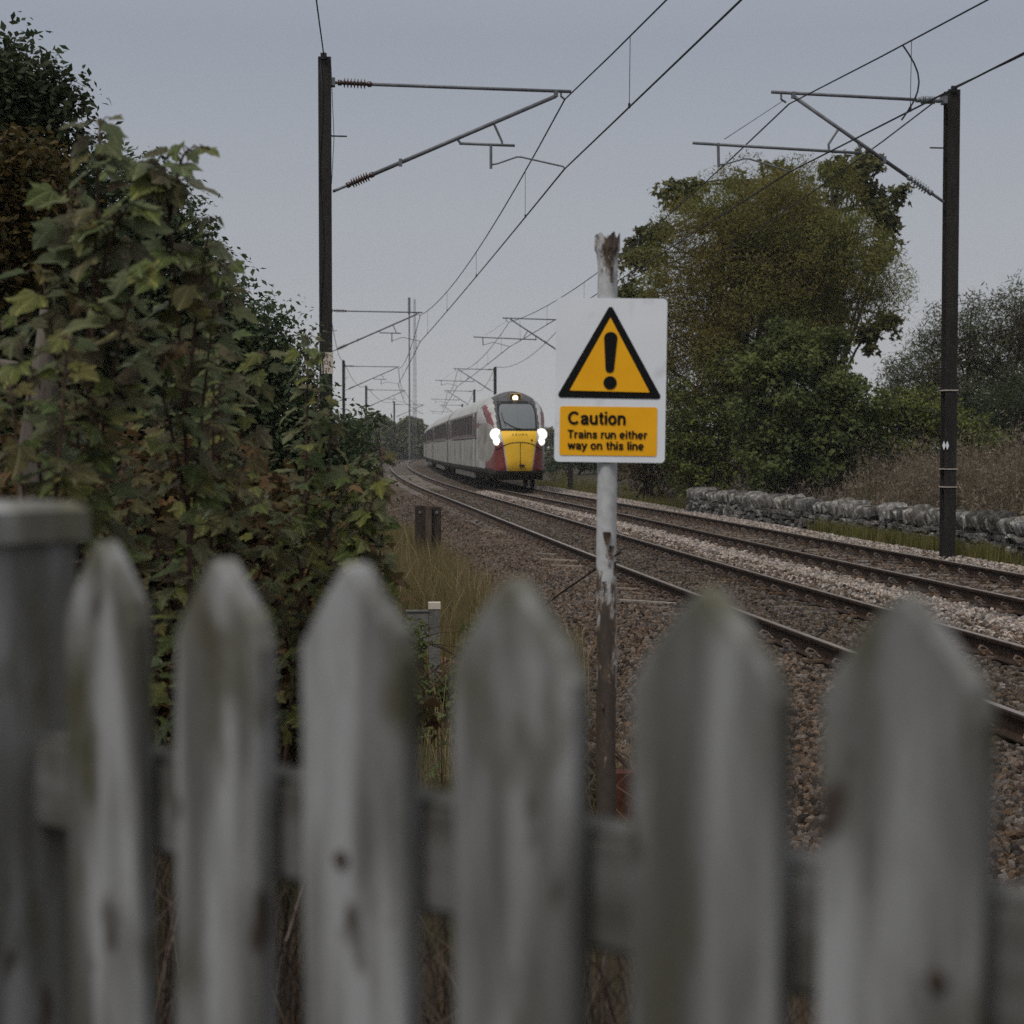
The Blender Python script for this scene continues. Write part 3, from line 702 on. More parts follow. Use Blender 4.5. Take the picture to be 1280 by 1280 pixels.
def coach_body(lead, L=25.6):
    ts = [0, .006, .012, .02, .035, .05, .07, .09, .11, .13, .16, .19, .22] + list(np.arange(.26, 4.9, .06)) + list(np.linspace(5, L, 20)) if lead else list(np.linspace(0, L, 22))
    t0 = 0 if lead else 5.0
    nv = 64; vsr = 0.5 - 0.5 * np.cos(np.linspace(0, math.pi, nv)); vsr = 0.5 * vsr + 0.5 * np.linspace(0, 1, nv)
    keys = ['white', 'side', 'red', 'roof', 'dark', 'band', 'roofside']; mb = MB(); V = []
    for t in ts:
        zb, zt_ = nzb(t + t0), nzt(t + t0)
        ring = [(nw(t + t0) * prof(v), t, zb + (zt_ - zb) * v) for v in vsr]
        V += ring + [(-x, y, z) for x, y, z in ring[::-1][1:]]
    n = 2 * nv - 1; F, mi = [], []
    for a in range(len(ts) - 1):
        for j in range(n):
            q = (a * n + j, a * n + (j + 1) % n, (a + 1) * n + (j + 1) % n, (a + 1) * n + j)
            c = np.mean([V[i] for i in q], 0); F.append(q); mi.append(keys.index(livery(c[0], c[1] + t0, c[2])))
    for e, rev in ((0, False), (len(ts) - 1, True)):
        for j in range(nv - 1):
            q = (e * n + j, e * n + (j + 1), e * n + (n - 2 - j) if n - 2 - j != j + 1 else e * n + j, e * n + (n - 1 - j))
            if len(set(q)) < 3: continue
            q = tuple(dict.fromkeys(q)); F.append(q if rev else q[::-1])
            mi.append(keys.index('red' if (e == 0 and lead and V[q[0]][2] > 0.8) else 'dark'))
    mb.add(V, F); mb.m = mi
    return mb.mesh('coach', [T_[k] for k in keys], True)
def bogie_mesh(y):
    mb = MB()
    for sx in (-1, 1):
        mb.box((sx * 1.02, y, 0.62), (0.12, 3.3, 0.26))
        for dy in (-1.3, 1.3):
            mb.lathe((sx * 0.67, y + dy, 0.42), (sx, 0, 0), [(0, 0.43), (0.03, 0.46), (0.05, 0.42), (0.13, 0.42), (0.13, 0.1)], 20)
            mb.box((sx * 1.06, y + dy, 0.5), (0.16, 0.34, 0.34))
    for dy in (-1.3, 1.3): mb.tube([(-0.7, y + dy, 0.42), (0.7, y + dy, 0.42)], 0.09, 8)
    mb.box((0, y, 0.66), (1.9, 0.5, 0.3))
    return mb.mesh('bogie', T_['dark'])
fy = 64.0
trn = thing('passenger_train', 'red, white and yellow nosed passenger train with lit headlamps coming round the curve', 'train', (float(C2(fy)), fy, 0))
base_t = Vector(trn.location)
def place(o, y0, y1):
    a = Vector((float(C2(y0)), y0, 0)); b = Vector((float(C2(y1)), y1, 0)); d = b - a
    o.location = a - base_t; o.rotation_euler = (0, 0, -math.atan2(d.x, d.y))
Lc = 25.6
def fit_coach(o, lead):
    wx = 1.385
    for sg in (-1, 1):
        ys_ = np.arange(7.6 if lead else 3.2, Lc - 3.2, 1.95)
        for y in ys_:
            mb = MB(); mb.box((sg * (wx - 0.002), y, 2.62), (0.02, 1.45, 0.8)); link('window', mb.mesh('window', T_['glass']), o)
        for y in ((5.6, Lc - 1.6) if lead else (1.5, Lc - 1.5)):
            mb = MB(); mb.box((sg * (wx - 0.004), y, 1.95), (0.02, 1.05, 2.25)); dr = link('door', mb.mesh('door', T_['white']), o)
            mb = MB(); mb.box((sg * (wx + 0.004), y, 2.5), (0.016, 0.6, 0.85)); link('window', mb.mesh('window', T_['glass']), o)
            for dy in (-0.55, 0.55):
                mb = MB(); mb.box((sg * (wx + 0.003), y + dy, 1.95), (0.014, 0.035, 2.25)); link('door_seal', mb.mesh('door_seal', T_['seal']), o)
        eq = MB()
        for k in range(5): eq.box((sg * 1.22, 7.5 + k * 2.7, 0.66), (0.2, 2.3, 0.62))
        link('equipment_case', eq.mesh('equipment_case', T_['equip']), o)
        gr = MB(); gr.box((sg * (wx - 0.001), Lc / 2, 2.03), (0.014, Lc - (8.5 if lead else 4.4), 0.04)); link('body_crease', gr.mesh('body_crease', T_['dark']), o)
    link('bogie', bogie_mesh(3.6), o); link('bogie', bogie_mesh(Lc - 3.6), o)
    gw = MB(); gw.box((0, Lc + 0.2, 2.0), (1.3, 0.5, 2.6)); link('gangway', gw.mesh('gangway', T_['seal']), o)
lead = link('coach', coach_body(True), trn, label='leading coach with yellow nose, raked windscreen and red flashes'); place(lead, fy, fy + Lc)
fit_coach(lead, True)
cm = coach_body(False); y = fy + Lc + 0.45; c2_ = link('coach', cm, trn); place(c2_, y, y + Lc); fit_coach(c2_, False)
for k in range(2):
    y += Lc + 0.45; c3_ = copy_tree(c2_, trn); place(c3_, y, y + Lc)
# nose fittings
zr = np.linspace(2.27, 3.5, 14)
patch('windscreen_surround', [(z, -np.interp(z, [2.27, 3.0, 3.5], [0.72, 0.77, 0.72]), np.interp(z, [2.27, 3.0, 3.5], [0.72, 0.77, 0.72])) for z in zr], T_['seal'], lead, 0.012)
zr = np.linspace(2.38, 3.37, 12)
wsr = patch('windscreen', [(z, -np.interp(z, [2.38, 3.0, 3.3, 3.37], [0.66, 0.71, 0.66, 0.58]), np.interp(z, [2.38, 3.0, 3.3, 3.37], [0.66, 0.71, 0.66, 0.58])) for z in zr], T_['screen'], lead, 0.026)
wi = MB(); wi.tube([(x, front_y(x, z) - 0.05, z) for x, z in ((-0.02, 2.36), (-0.3, 2.48), (-0.56, 2.66))], 0.02, 5); wi.tube([(x, front_y(x, z) - 0.045, z) for x, z in ((-0.5, 2.5), (-0.58, 2.72), (-0.62, 3.02))], 0.016, 5)
wi.box((-0.02, front_y(0, 2.36) - 0.05, 2.34), (0.2, 0.08, 0.1)); link('wiper', wi.mesh('wiper', T_['seal']), lead)
def yw(z): return np.interp(z, [0.72, 1.2, 1.75, 2.0, 2.3], [0.46, 0.53, 0.6, 0.67, 0.7])
zr = np.linspace(0.72, 2.285, 18)
patch('nose_stripe', [(z, -yw(z) - 0.045, yw(z) + 0.045) for z in zr], T_['white'], lead, 0.008)
yp = patch('yellow_panel', [(z, -yw(z), yw(z)) for z in zr], T_['yellow'], lead, 0.02)
arc = MB(); arc.tube([(x, front_y(x, z) - 0.026, z) for x, z in [(k * 0.9, 1.84 - 0.3 * abs(k) ** 2.4) for k in np.linspace(-1, 1, 25)]], 0.014, 5); arc.tube([(0.02, -0.026, z) for z in np.linspace(0.8, 1.84, 5)], 0.011, 5)
arc.box((0.08, -0.03, 0.93), (0.2, 0.02, 0.09)); arc.box((0.48, front_y(0.48, 1.92) - 0.025, 1.92), (0.06, 0.02, 0.08))
link('coupler_hatch_seam', arc.mesh('coupler_hatch_seam', T_['seal']), lead)
nm = text_mesh('A Z U M A', 0.085, T_['roof'], align='CENTER', width=0.62); no = link('lettering', nm, lead, (0.0, front_y(0.1, 2.12) - 0.04, 2.11)); no.rotation_euler = (R(-8), 0, 0)
for sg in (-1, 1):
    y0 = front_y(0.9, 2.1); mb = MB()
    for x, z, r_ in ((0.9, 2.15, 0.175), (0.86, 1.87, 0.12)):
        yy = front_y(x, z); mb.lathe((sg * x, yy - 0.03, z), (0, -1, 0), [(-0.05, r_ * 1.35), (0.0, r_ * 1.35), (0.02, r_)], 18)
    hl = link('headlamp', mb.mesh('headlamp', T_['lens'], True), lead)
    mb = MB()
    for x, z, r_ in ((0.9, 2.15, 0.175), (0.86, 1.87, 0.11)):
        yy = front_y(x, z); mb.lathe((sg * x, yy - 0.05, z), (0, -1, 0), [(0, r_ * 0.92), (0.015, r_ * 0.88), (0.04, r_ * 0.5), (0.045, 0.0)], 18)
    link('lamp', mb.mesh('lamp', T_['lamp'], True), lead)
    # cab side window
    mb = MB(); tv = [(1.62, 2.66), (3.7, 2.66), (3.7, 3.28), (3.3, 3.28), (2.4, 3.02)]
    mb.add([(sg * (halfw(t, z) + 0.012), t, z) for t, z in tv], [(0, 1, 2, 3, 4)]); link('cab_window', mb.mesh('cab_window', T_['glass']), lead)
zt0 = 3.62; yy = front_y(0, zt0)
mb = MB(); mb.box((0, yy + 0.05, zt0), (0.5, 0.3, 0.32)); link('lamp_housing', mb.mesh('lamp_housing', T_['roof']), lead)
mb = MB(); fr_ = [(-0.24, -0.16), (-0.24, 0.1), (-0.17, 0.17), (0.17, 0.17), (0.24, 0.1), (0.24, -0.16)]
mb.tube([(x, yy - 0.11, zt0 + z) for x, z in fr_], 0.014, 5); link('lamp_surround', mb.mesh('lamp_surround', T_['yellow']), lead)
mb = MB(); mb.lathe((0, yy - 0.1, zt0), (0, -1, 0), [(0, 0.11), (0.02, 0.1), (0.03, 0.0)], 18); link('marker_lamp', mb.mesh('marker_lamp', T_['marker'], True), lead)

# ------------------------------------------------------------------ caution sign on its pole
def arc(cx, cy, rx, ry, a0, a1, n=14): return [(cx + rx * math.cos(R(a0 + (a1 - a0) * k / n)), cy + ry * math.sin(R(a0 + (a1 - a0) * k / n))) for k in range(n + 1)]
ARCH = [(.09, .40)] + arc(.275, .45, .185, .205, 180, 0, 10) + [(.46, 0)]
GLY = {'C': (.80, [arc(.42, .5, .335, .42, 42, 318, 20)]), 'a': (.57, [[(.09, .5)] + arc(.27, .51, .18, .145, 165, 0, 8) + [(.45, .12), (.50, .0)], [(.45, .42), (.3, .38), (.16, .34), (.09, .2), (.15, .09), (.27, .065), (.38, .12), (.45, .24)]]),
    'u': (.56, [[(.09, .73), (.09, .28)] + arc(.275, .28, .185, .205, 180, 360, 10), [(.46, .73), (.46, 0)]]), 't': (.36, [[(.17, .93), (.17, .2), (.21, .1), (.34, .07)], [(.02, .66), (.34, .66)]]),
    'i': (.2, [[(.09, 0), (.09, .73)], [(.09, .86), (.09, 1.0)]]), 'o': (.58, [arc(.28, .365, .205, .3, 0, 360, 20)]), 'n': (.56, [[(.09, 0), (.09, .73)], ARCH]), 'T': (.64, [[(.0, .92), (.62, .92)], [(.31, .92), (.31, 0)]]),
    'r': (.36, [[(.09, 0), (.09, .73)], [(.09, .42), (.13, .56), (.22, .64), (.34, .655)]]), 's': (.52, [[(.43, .52), (.37, .63), (.25, .66), (.13, .62), (.1, .51), (.17, .42), (.34, .34), (.42, .23), (.38, .11), (.26, .065), (.13, .1), (.07, .21)]]),
    'e': (.58, [[(.1, .36), (.47, .36)], arc(.28, .365, .2, .3, 0, 318, 18)]), 'h': (.56, [[(.09, 0), (.09, 1.0)], ARCH]), 'w': (.72, [[(.03, .73), (.18, .04), (.35, .66), (.52, .04), (.67, .73)]]),
    'y': (.52, [[(.03, .73), (.25, .06)], [(.47, .73), (.23, -.04), (.16, -.17), (.03, -.19)]]), 'l': (.2, [[(.09, 0), (.09, 1.0)]]), ' ': (.27, [])}
def stroke_text(s_, cap, width, m, wt=.175):
    mb = MB(); x = 0.0; P2 = []
    for ch_ in s_:
        adv, strokes = GLY[ch_]
        for st_ in strokes:
            q = np.array(st_, float) + (x, 0)
            for k in range(len(q) - 1):
                d_ = q[k + 1] - q[k]; d_ = d_ / (np.linalg.norm(d_) + 1e-9); n_ = np.array([-d_[1], d_[0]]) * wt / 2
                e0 = d_ * (wt * .12 if k else 0); e1 = d_ * (wt * .12 if k < len(q) - 2 else 0)
                mb.add([(a[0], -0.0002 * k, a[1]) for a in (q[k] - e0 - n_, q[k] - e0 + n_, q[k + 1] + e1 + n_, q[k + 1] + e1 - n_)], [(0, 1, 2, 3)])
        x += adv + .045
    V = np.concatenate(mb.v); x0, x1 = V[:, 0].min(), V[:, 0].max()
    V[:, 0] = (V[:, 0] - x0) * width / (x1 - x0); V[:, 2] *= cap; V[:, 1] *= .15; mb.v = [V]
    return mb.mesh('lettering', m)
SY = 6.0; SK = SY / FPX
pb = ray(757.5, 1018, SY); gz = tzf(pb.x, SY)
sg_ = thing('caution_sign', 'white and yellow caution sign on a peeling pole behind the picket fence', 'warning sign', (pb.x, SY, gz))
H = ray(757, 296, SY).z - gz
mb = MB(); n = 26; rg = np.random.default_rng(5); zs = np.concatenate([np.linspace(-0.3, H - 0.06, 60), [H - 0.05, H - 0.035, H - 0.02, H]]); V = []
for z in zs:
    e = 0.0; r0 = 0.0365
    if z > H - 0.052: r0 = 0.043
    for k in range(n):
        th = k * 2 * math.pi / n; rr = r0 + (0.0018 * math.sin(3 * th + z * 9) if z < H - 0.1 else 0.004 * math.sin(4 * th + 1))
        V.append((rr * math.cos(th), rr * math.sin(th), z + (0.012 * math.sin(5 * th + 0.6) + rg.random() * 0.006 if z >= H else 0)))
F = [(i * n + j, i * n + (j + 1) % n, (i + 1) * n + (j + 1) % n, (i + 1) * n + j) for i in range(len(zs) - 1) for j in range(n)]
link('pole', mb.add(V, F).mesh('pole', X_['post'], True), sg_)
fl = MB(); rg = random.Random(8)                                      # curled flakes of paint and torn tape on the pole
for py, px, hh, ww in ((318, 762, 0.05, 0.012), (345, 764, 0.06, 0.01), (672, 758, 0.045, 0.03), (690, 763, 0.05, 0.024), (710, 768, 0.05, 0.012), (728, 754, 0.012, 0.02), (775, 768, 0.06, 0.013), (805, 766, 0.05, 0.012), (840, 768, 0.06, 0.01), (880, 752, 0.03, 0.01), (950, 766, 0.04, 0.01)):
    q = ray(px, py, SY) - Vector((pb.x, SY, gz)); x0 = max(-0.034, min(0.034, q.x)); yb = -math.sqrt(0.0385 ** 2 - x0 ** 2)
    V = []
    for i in range(5):
        f = i / 4; V += [(x0 - ww / 2 * (1 - f * 0.6) + rg.uniform(-.003, .003), yb - 0.012 * f * f, q.z + hh * (0.5 - f)), (x0 + ww / 2 * (1 - f * 0.6) + rg.uniform(-.003, .003), yb - 0.004 - 0.016 * f * f, q.z + hh * (0.5 - f))]
    fl.add(V, [(2 * i, 2 * i + 1, 2 * i + 3, 2 * i + 2) for i in range(4)])
link('paint_flake', fl.mesh('paint_flake', mat('dark_flake', (0.03, 0.022, 0.018), (0.09, 0.06, 0.045), 20)), sg_, kind='stuff')
def rounded(x0, z0, x1, z1, r, n=6):
    P = []
    for cx, cz, a0 in ((x1 - r, z0 + r, -90), (x1 - r, z1 - r, 0), (x0 + r, z1 - r, 90), (x0 + r, z0 + r, 180)):
        P += [(cx + r * math.cos(R(a0 + 90 * k / n)), cz + r * math.sin(R(a0 + 90 * k / n))) for k in range(n + 1)]
    return P
def rtri(A, B, C, r, n=6):
    P = []; T = [Vector(A), Vector(B), Vector(C)]
    for i in range(3):
        p, a, b = T[i], T[i - 1], T[(i + 1) % 3]; u = (a - p).normalized(); v = (b - p).normalized()
        half = u.angle(v) / 2; c = p + (u + v).normalized() * (r / math.sin(half))
        s = c - u.orthogonal() * 0
        pa = p + u * (r / math.tan(half)); pb_ = p + v * (r / math.tan(half))
        a0 = math.atan2(pa.y - c.y, pa.x - c.x); a1 = math.atan2(pb_.y - c.y, pb_.x - c.x)
        while a1 - a0 > math.pi: a1 -= 2 * math.pi
        while a1 - a0 < -math.pi: a1 += 2 * math.pi
        P += [(c.x + r * math.cos(a0 + (a1 - a0) * k / n), c.y + r * math.sin(a0 + (a1 - a0) * k / n)) for k in range(n + 1)]
    return P
# panel coordinates: photo pixels about the panel centre, z up
def SP(zx, zy):   # from the enlarged crop of the sign
    return ((zx - 254) * 0.328 * SK, -(zy - 596) * 0.328 * SK)
pc = ray(763.2, 475.5, SY - 0.045) - Vector((pb.x, SY, gz))
mb = MB(); a, b = SP(45, 905), SP(463, 287); mb.prism(rounded(a[0], a[1], b[0], b[1], 0.016), -0.0015, 0.0015)
panel = link('panel', mb.mesh('panel', X_['signwhite']), sg_, pc); panel.rotation_euler = (0, R(0.75), R(-1.5))
mb = MB(); a, b = SP(65, 880), SP(432, 695); mb.prism(rounded(a[0], a[1], b[0], b[1], 0.009), -0.0036, -0.0026); link('yellow_box', mb.mesh('yellow_box', X_['signyellow']), panel)
mb = MB(); mb.prism(rtri(SP(250, 309), SP(50, 662), SP(450, 664), 0.010), -0.0036, -0.0026); link('triangle_border', mb.mesh('triangle_border', X_['black']), panel)
mb = MB(); mb.prism(rtri(SP(250, 360), SP(100, 636), SP(402, 640), 0.0015), -0.0062, -0.0052); link('triangle', mb.mesh('triangle', X_['signyellow']), panel)
mb = MB(); P = []
for k in range(13): P.append((SP(252, 0)[0] + 25 * 0.328 * SK * math.cos(math.pi - k * math.pi / 12), SP(0, 437)[1] + 23 * 0.328 * SK * math.sin(math.pi - k * math.pi / 12)))
for k in range(9): P.append((SP(250, 0)[0] + 16 * 0.328 * SK * math.cos(-k * math.pi / 8), SP(0, 553)[1] + 14 * 0.328 * SK * math.sin(-k * math.pi / 8)))
mb.prism(P, -0.0088, -0.0078); cx, cz = SP(252, 605); mb.prism([(cx + 25 * 0.328 * SK * math.cos(k * math.pi / 14), cz + 25 * 0.328 * SK * math.sin(k * math.pi / 14)) for k in range(28)], -0.0088, -0.0078)
link('exclamation_mark', mb.mesh('exclamation_mark', X_['black']), panel)
for s_, zx, zy, cap, wd, wt_ in (('Caution', 95, 763, 49, 218, 0.024), ('Trains run either', 95, 815, 31, 300, 0.022), ('way on this line', 95, 857, 31, 288, 0.022)):
    x, z = SP(zx, zy); link('lettering', stroke_text(s_, cap * 0.328 * SK, wd * 0.328 * SK, X_['black']), panel, (x, -0.0062, z))
mb = MB()
for dz in (0.17, -0.2): mb.box((-0.015, 0.012, dz), (0.13, 0.02, 0.03)); mb.tube([(0, 0.02, dz), (0, -0.004, dz)], 0.005, 8)
link('bracket', mb.mesh('bracket', X_['galv']), sg_, pc)

# ------------------------------------------------------------------ picket fence in front of the lens
FT = Vector((-0.8, 0.6, 0)); FN = Vector((-0.6, -0.8, 0)); F0 = Vector((0.0047, 0.973, 0))
fz = tzf(0, 1.0)
fence = thing('picket_fence', 'weathered white picket fence with pointed tops, out of focus in front', 'fence', (F0.x, F0.y, fz))
frot = math.atan2(-FT.y, -FT.x)              # local x runs along the fence towards the right, local -y faces the camera
fence.rotation_euler = (0, 0, frot)
def s_of(px):
    k = (px - 640) / FPX; return (F0.x - k * F0.y) / (0.8 + 0.6 * k)
def picket(seed, w_, ztop):
    r = random.Random(seed); hw = w_ / 2; L = ztop - fz - 0.05
    j = lambda: r.uniform(-0.002, 0.002)
    poly = [(-hw + j(), -L), (hw + j(), -L), (hw + j(), -L * .5), (hw + j(), -0.057 + j()), (hw * 0.86, -0.042 + j()), (hw * 0.4, -0.0165 + j()), (hw * 0.1, -0.0015), (0.0, 0.0), (-hw * 0.12, -0.0018), (-hw * 0.42, -0.0165 + j()), (-hw * 0.84, -0.042 + j()), (-hw + j(), -0.057 + j()), (-hw + j(), -L * .5)]
    bm = bmesh.new(); mb = MB().prism(poly, -0.010, 0.010)
    me = mb.mesh('picket', X_['picket']); bm.from_mesh(me); bmesh.ops.recalc_face_normals(bm, faces=bm.faces)
    bmesh.ops.bevel(bm, geom=[e for e in bm.edges if abs(e.verts[0].co.y - e.verts[1].co.y) < 1e-5], offset=0.003, segments=1, affect='EDGES')
    bm.to_mesh(me); bm.free()
    return me
for i, (px, zt_, w_) in enumerate(((-38, 1.548, 0.083), (150, 1.553, 0.078), (297, 1.545, 0.084), (463, 1.547, 0.087), (663, 1.544, 0.086), (905, 1.545, 0.090), (1150, 1.547, 0.087), (1470, 1.545, 0.086))):
    if i == 0: continue
    p = link('picket', picket(60 + i, w_, zt_), fence, (-s_of(px), -0.012, zt_ - fz)); p.rotation_euler = (0, R(random.Random(i).uniform(-0.6, 0.6)), 0)
for zc in (1.362, 0.72):
    mb = MB(); mb.box((-0.1, 0.022, 0), (2.2, 0.04, 0.072)); bm = bmesh.new(); me = mb.mesh('rail', X_['fencerail']); bm.from_mesh(me)
    bmesh.ops.bevel(bm, geom=list(bm.edges), offset=0.006, segments=2, affect='EDGES'); bm.to_mesh(me); bm.free()
    link('rail', me, fence, (0, 0, zc - fz))
mb = MB(); mb.box((0.4, 0.2, -0.72), (0.095, 0.095, 1.38)); pp = link('post', mb.mesh('post', X_['postpaint']), fence, (-s_of(0) - 0.41, -0.205, 1.578 - fz))
mb = MB(); mb.add([(x, y, z) for z, k in ((-0.03, 0.055), (-0.006, 0.055), (0.0, 0.046)) for x, y in ((.4 - k, .2 - k), (.4 + k, .2 - k), (.4 + k, .2 + k), (.4 - k, .2 + k))], [(0, 3, 2, 1), (8, 9, 10, 11)] + [(a * 4 + i, a * 4 + (i + 1) % 4, a * 4 + 4 + (i + 1) % 4, a * 4 + 4 + i) for a in (0, 1) for i in range(4)])
link('post_cap', mb.mesh('post_cap', X_['postpaint']), pp)
nm_ = mat('rusty_nail', (0.06, 0.042, 0.032), (0.035, 0.026, 0.02), 30)
for px, zz in ((455, 1.36), (900, 1.30), (1200, 1.36), (1180, 1.315)):
    mb = MB(); mb.lathe((0, 0, 0), (0, -1, 0), [(0, 0.0055), (0.0025, 0.005), (0.003, 0)], 10); link('nail', mb.mesh('nail', nm_), fence, (-s_of(px), -0.0225, zz - fz))

# ------------------------------------------------------------------ foliage tools
def tmpl(kind):
    if kind == 'oval':
        V = [(0, 0, 0), (0.27, 0.45, 0.05), (0, 1, 0), (-0.27, 0.45, 0.05)]; F = [(0, 1, 2), (0, 2, 3)]
    elif kind == 'narrow':
        V = [(0, 0, 0), (0.1, 0.45, 0.02), (0, 1, -0.03), (-0.1, 0.45, 0.02)]; F = [(0, 1, 2), (0, 2, 3)]
    elif kind == 'lobed':
        V = [(0, 0.1, 0), (0.32, 0.05, -.02), (0.5, 0.42, -.05), (0.22, 0.42, .03), (0, 1, -.06), (-0.22, 0.42, .03), (-0.5, 0.42, -.05), (-0.32, 0.05, -.02)]
        F = [(0, 1, 3), (1, 2, 3), (0, 3, 4), (0, 4, 5), (5, 6, 7), (0, 5, 7)]
    return np.array(V, float), np.array(F)
def leaves(P, size, kind, rg, out=None, up=0.7, outw=0.4, rnd=0.6, droop=0.3):
    n = len(P); T, F = tmpl(kind)
    N = rg.normal(size=(n, 3)) * rnd + np.array([0, 0, up])
    if out is not None: N += out * outw
    N /= np.linalg.norm(N, axis=1)[:, None] + 1e-9
    A = rg.normal(size=(n, 3)); A[:, 2] -= droop
    A -= N * (A * N).sum(1)[:, None]; A /= np.linalg.norm(A, axis=1)[:, None] + 1e-9
    B = np.cross(A, N)
    V = P[:, None] + size[:, None, None] * (T[None, :, 0:1] * B[:, None] + T[None, :, 1:2] * A[:, None] + T[None, :, 2:3] * N[:, None])
    k = len(T); FF = (F[None] + (np.arange(n) * k)[:, None, None]).reshape(-1, 3)
    return V.reshape(-1, 3), FF
def blob_pts(blobs, n, rg, shell=0.4):
    C = np.array([b[0] for b in blobs], float); Rd = np.array([b[1] for b in blobs], float)
    wgt = (Rd.prod(1)) ** (0.72); wgt /= wgt.sum()
    j = rg.choice(len(blobs), n, p=wgt); d = rg.normal(size=(n, 3)); d /= np.linalg.norm(d, axis=1)[:, None]
    r = rg.random(n) ** shell
    return C[j] + d * Rd[j] * r[:, None], d
def tree(name, label, cat, base, blobs, clumps, per, size, kind, lm, seed, cr=0.4, trunk=0.15, group=None, up=0.7, rnd=0.6, limbs=26, shell=0.4, stems=1, droop=0.3, crown='crown', flat=0.7, bark='bark', twig=0.02, cshell=0.45):
    rg = np.random.default_rng(seed); base = np.array(base, float)
    t = thing(name, label, cat, tuple(base), 0, group)
    cp, d = blob_pts(blobs, clumps, rg, shell)
    rep = rg.integers(int(per * 0.5), int(per * 1.5) + 1, clumps)
    idx = np.repeat(np.arange(clumps), rep)
    sc_ = cr * rg.uniform(0.6, 1.3, clumps)
    jd = rg.normal(size=(len(idx), 3)); jd /= np.linalg.norm(jd, axis=1)[:, None]
    jit = jd * (rg.random(len(idx)) ** cshell)[:, None] * np.array([1, 1, flat]) * sc_[idx][:, None] * 0.8
    P = cp[idx] + jit
    gz_ = tz(P[:, 0], P[:, 1]); keep = P[:, 2] > gz_ + 0.03; P = P[keep]; dd = d[idx][keep]
    V, F = leaves(P - base, size * rg.uniform(0.6, 1.35, len(P)), kind, rg, dd, up, 0.45, rnd, droop)
    link(crown, fast_mesh(crown, V, F, lm), t, kind='stuff')
    tr = MB(); C = np.array([b[0] for b in blobs]); top = C[C[:, 2].argmax()]
    ctr = C.mean(0)
    sb = []
    for s in range(stems):
        b0 = base + (np.array([rg.normal() * 0.35, rg.normal() * 0.35, 0]) if stems > 1 else 0)
        tgt = (top if s == 0 else C[rg.integers(len(C))]); q = np.linspace(0, 1, 8)[:, None]
        path = b0 + (tgt - b0) * q + np.sin(q * 3.1) * rg.normal(size=3) * 0.25 * (1 if trunk > 0.05 else 0.4)
        path[0, 2] -= 0.2
        tr.tube(path - base, trunk * (1 - 0.82 * q[:, 0]), 8); sb.append(path)
    for k in rg.choice(clumps, min(limbs, clumps), replace=False):
        pth = sb[rg.integers(len(sb))]; a = pth[rg.integers(2, 7)]; e = cp[k]
        q = np.linspace(0, 1, 5)[:, None]; pa = a + (e - a) * q + np.sin(q * 3.14) * np.array([0, 0, 0.12]) * np.linalg.norm(e - a)
        tr.tube(pa - base, np.linspace(max(twig * 1.6, trunk * 0.32), twig * 0.5, 5), 5, False)
    link('trunk' if cat == 'tree' else 'stem', tr.mesh('trunk', X_[bark], True), t)
    return t
def BL(Y, *items):
    """(px, py, radius px[, depth stretch]) at distance Y -> ellipsoids"""
    out = []
    for it in items:
        px, py, r = it[:3]; dy = it[3] if len(it) > 3 else 0; k = (Y + dy) / FPX
        p = ray(px, py, Y + dy); out.append((tuple(p), (r * k, r * k * 1.0, r * k)))
    return out
def grd(px, Y):
    x = (px - 640) / FPX * Y; return (x, Y, tzf(x, Y))

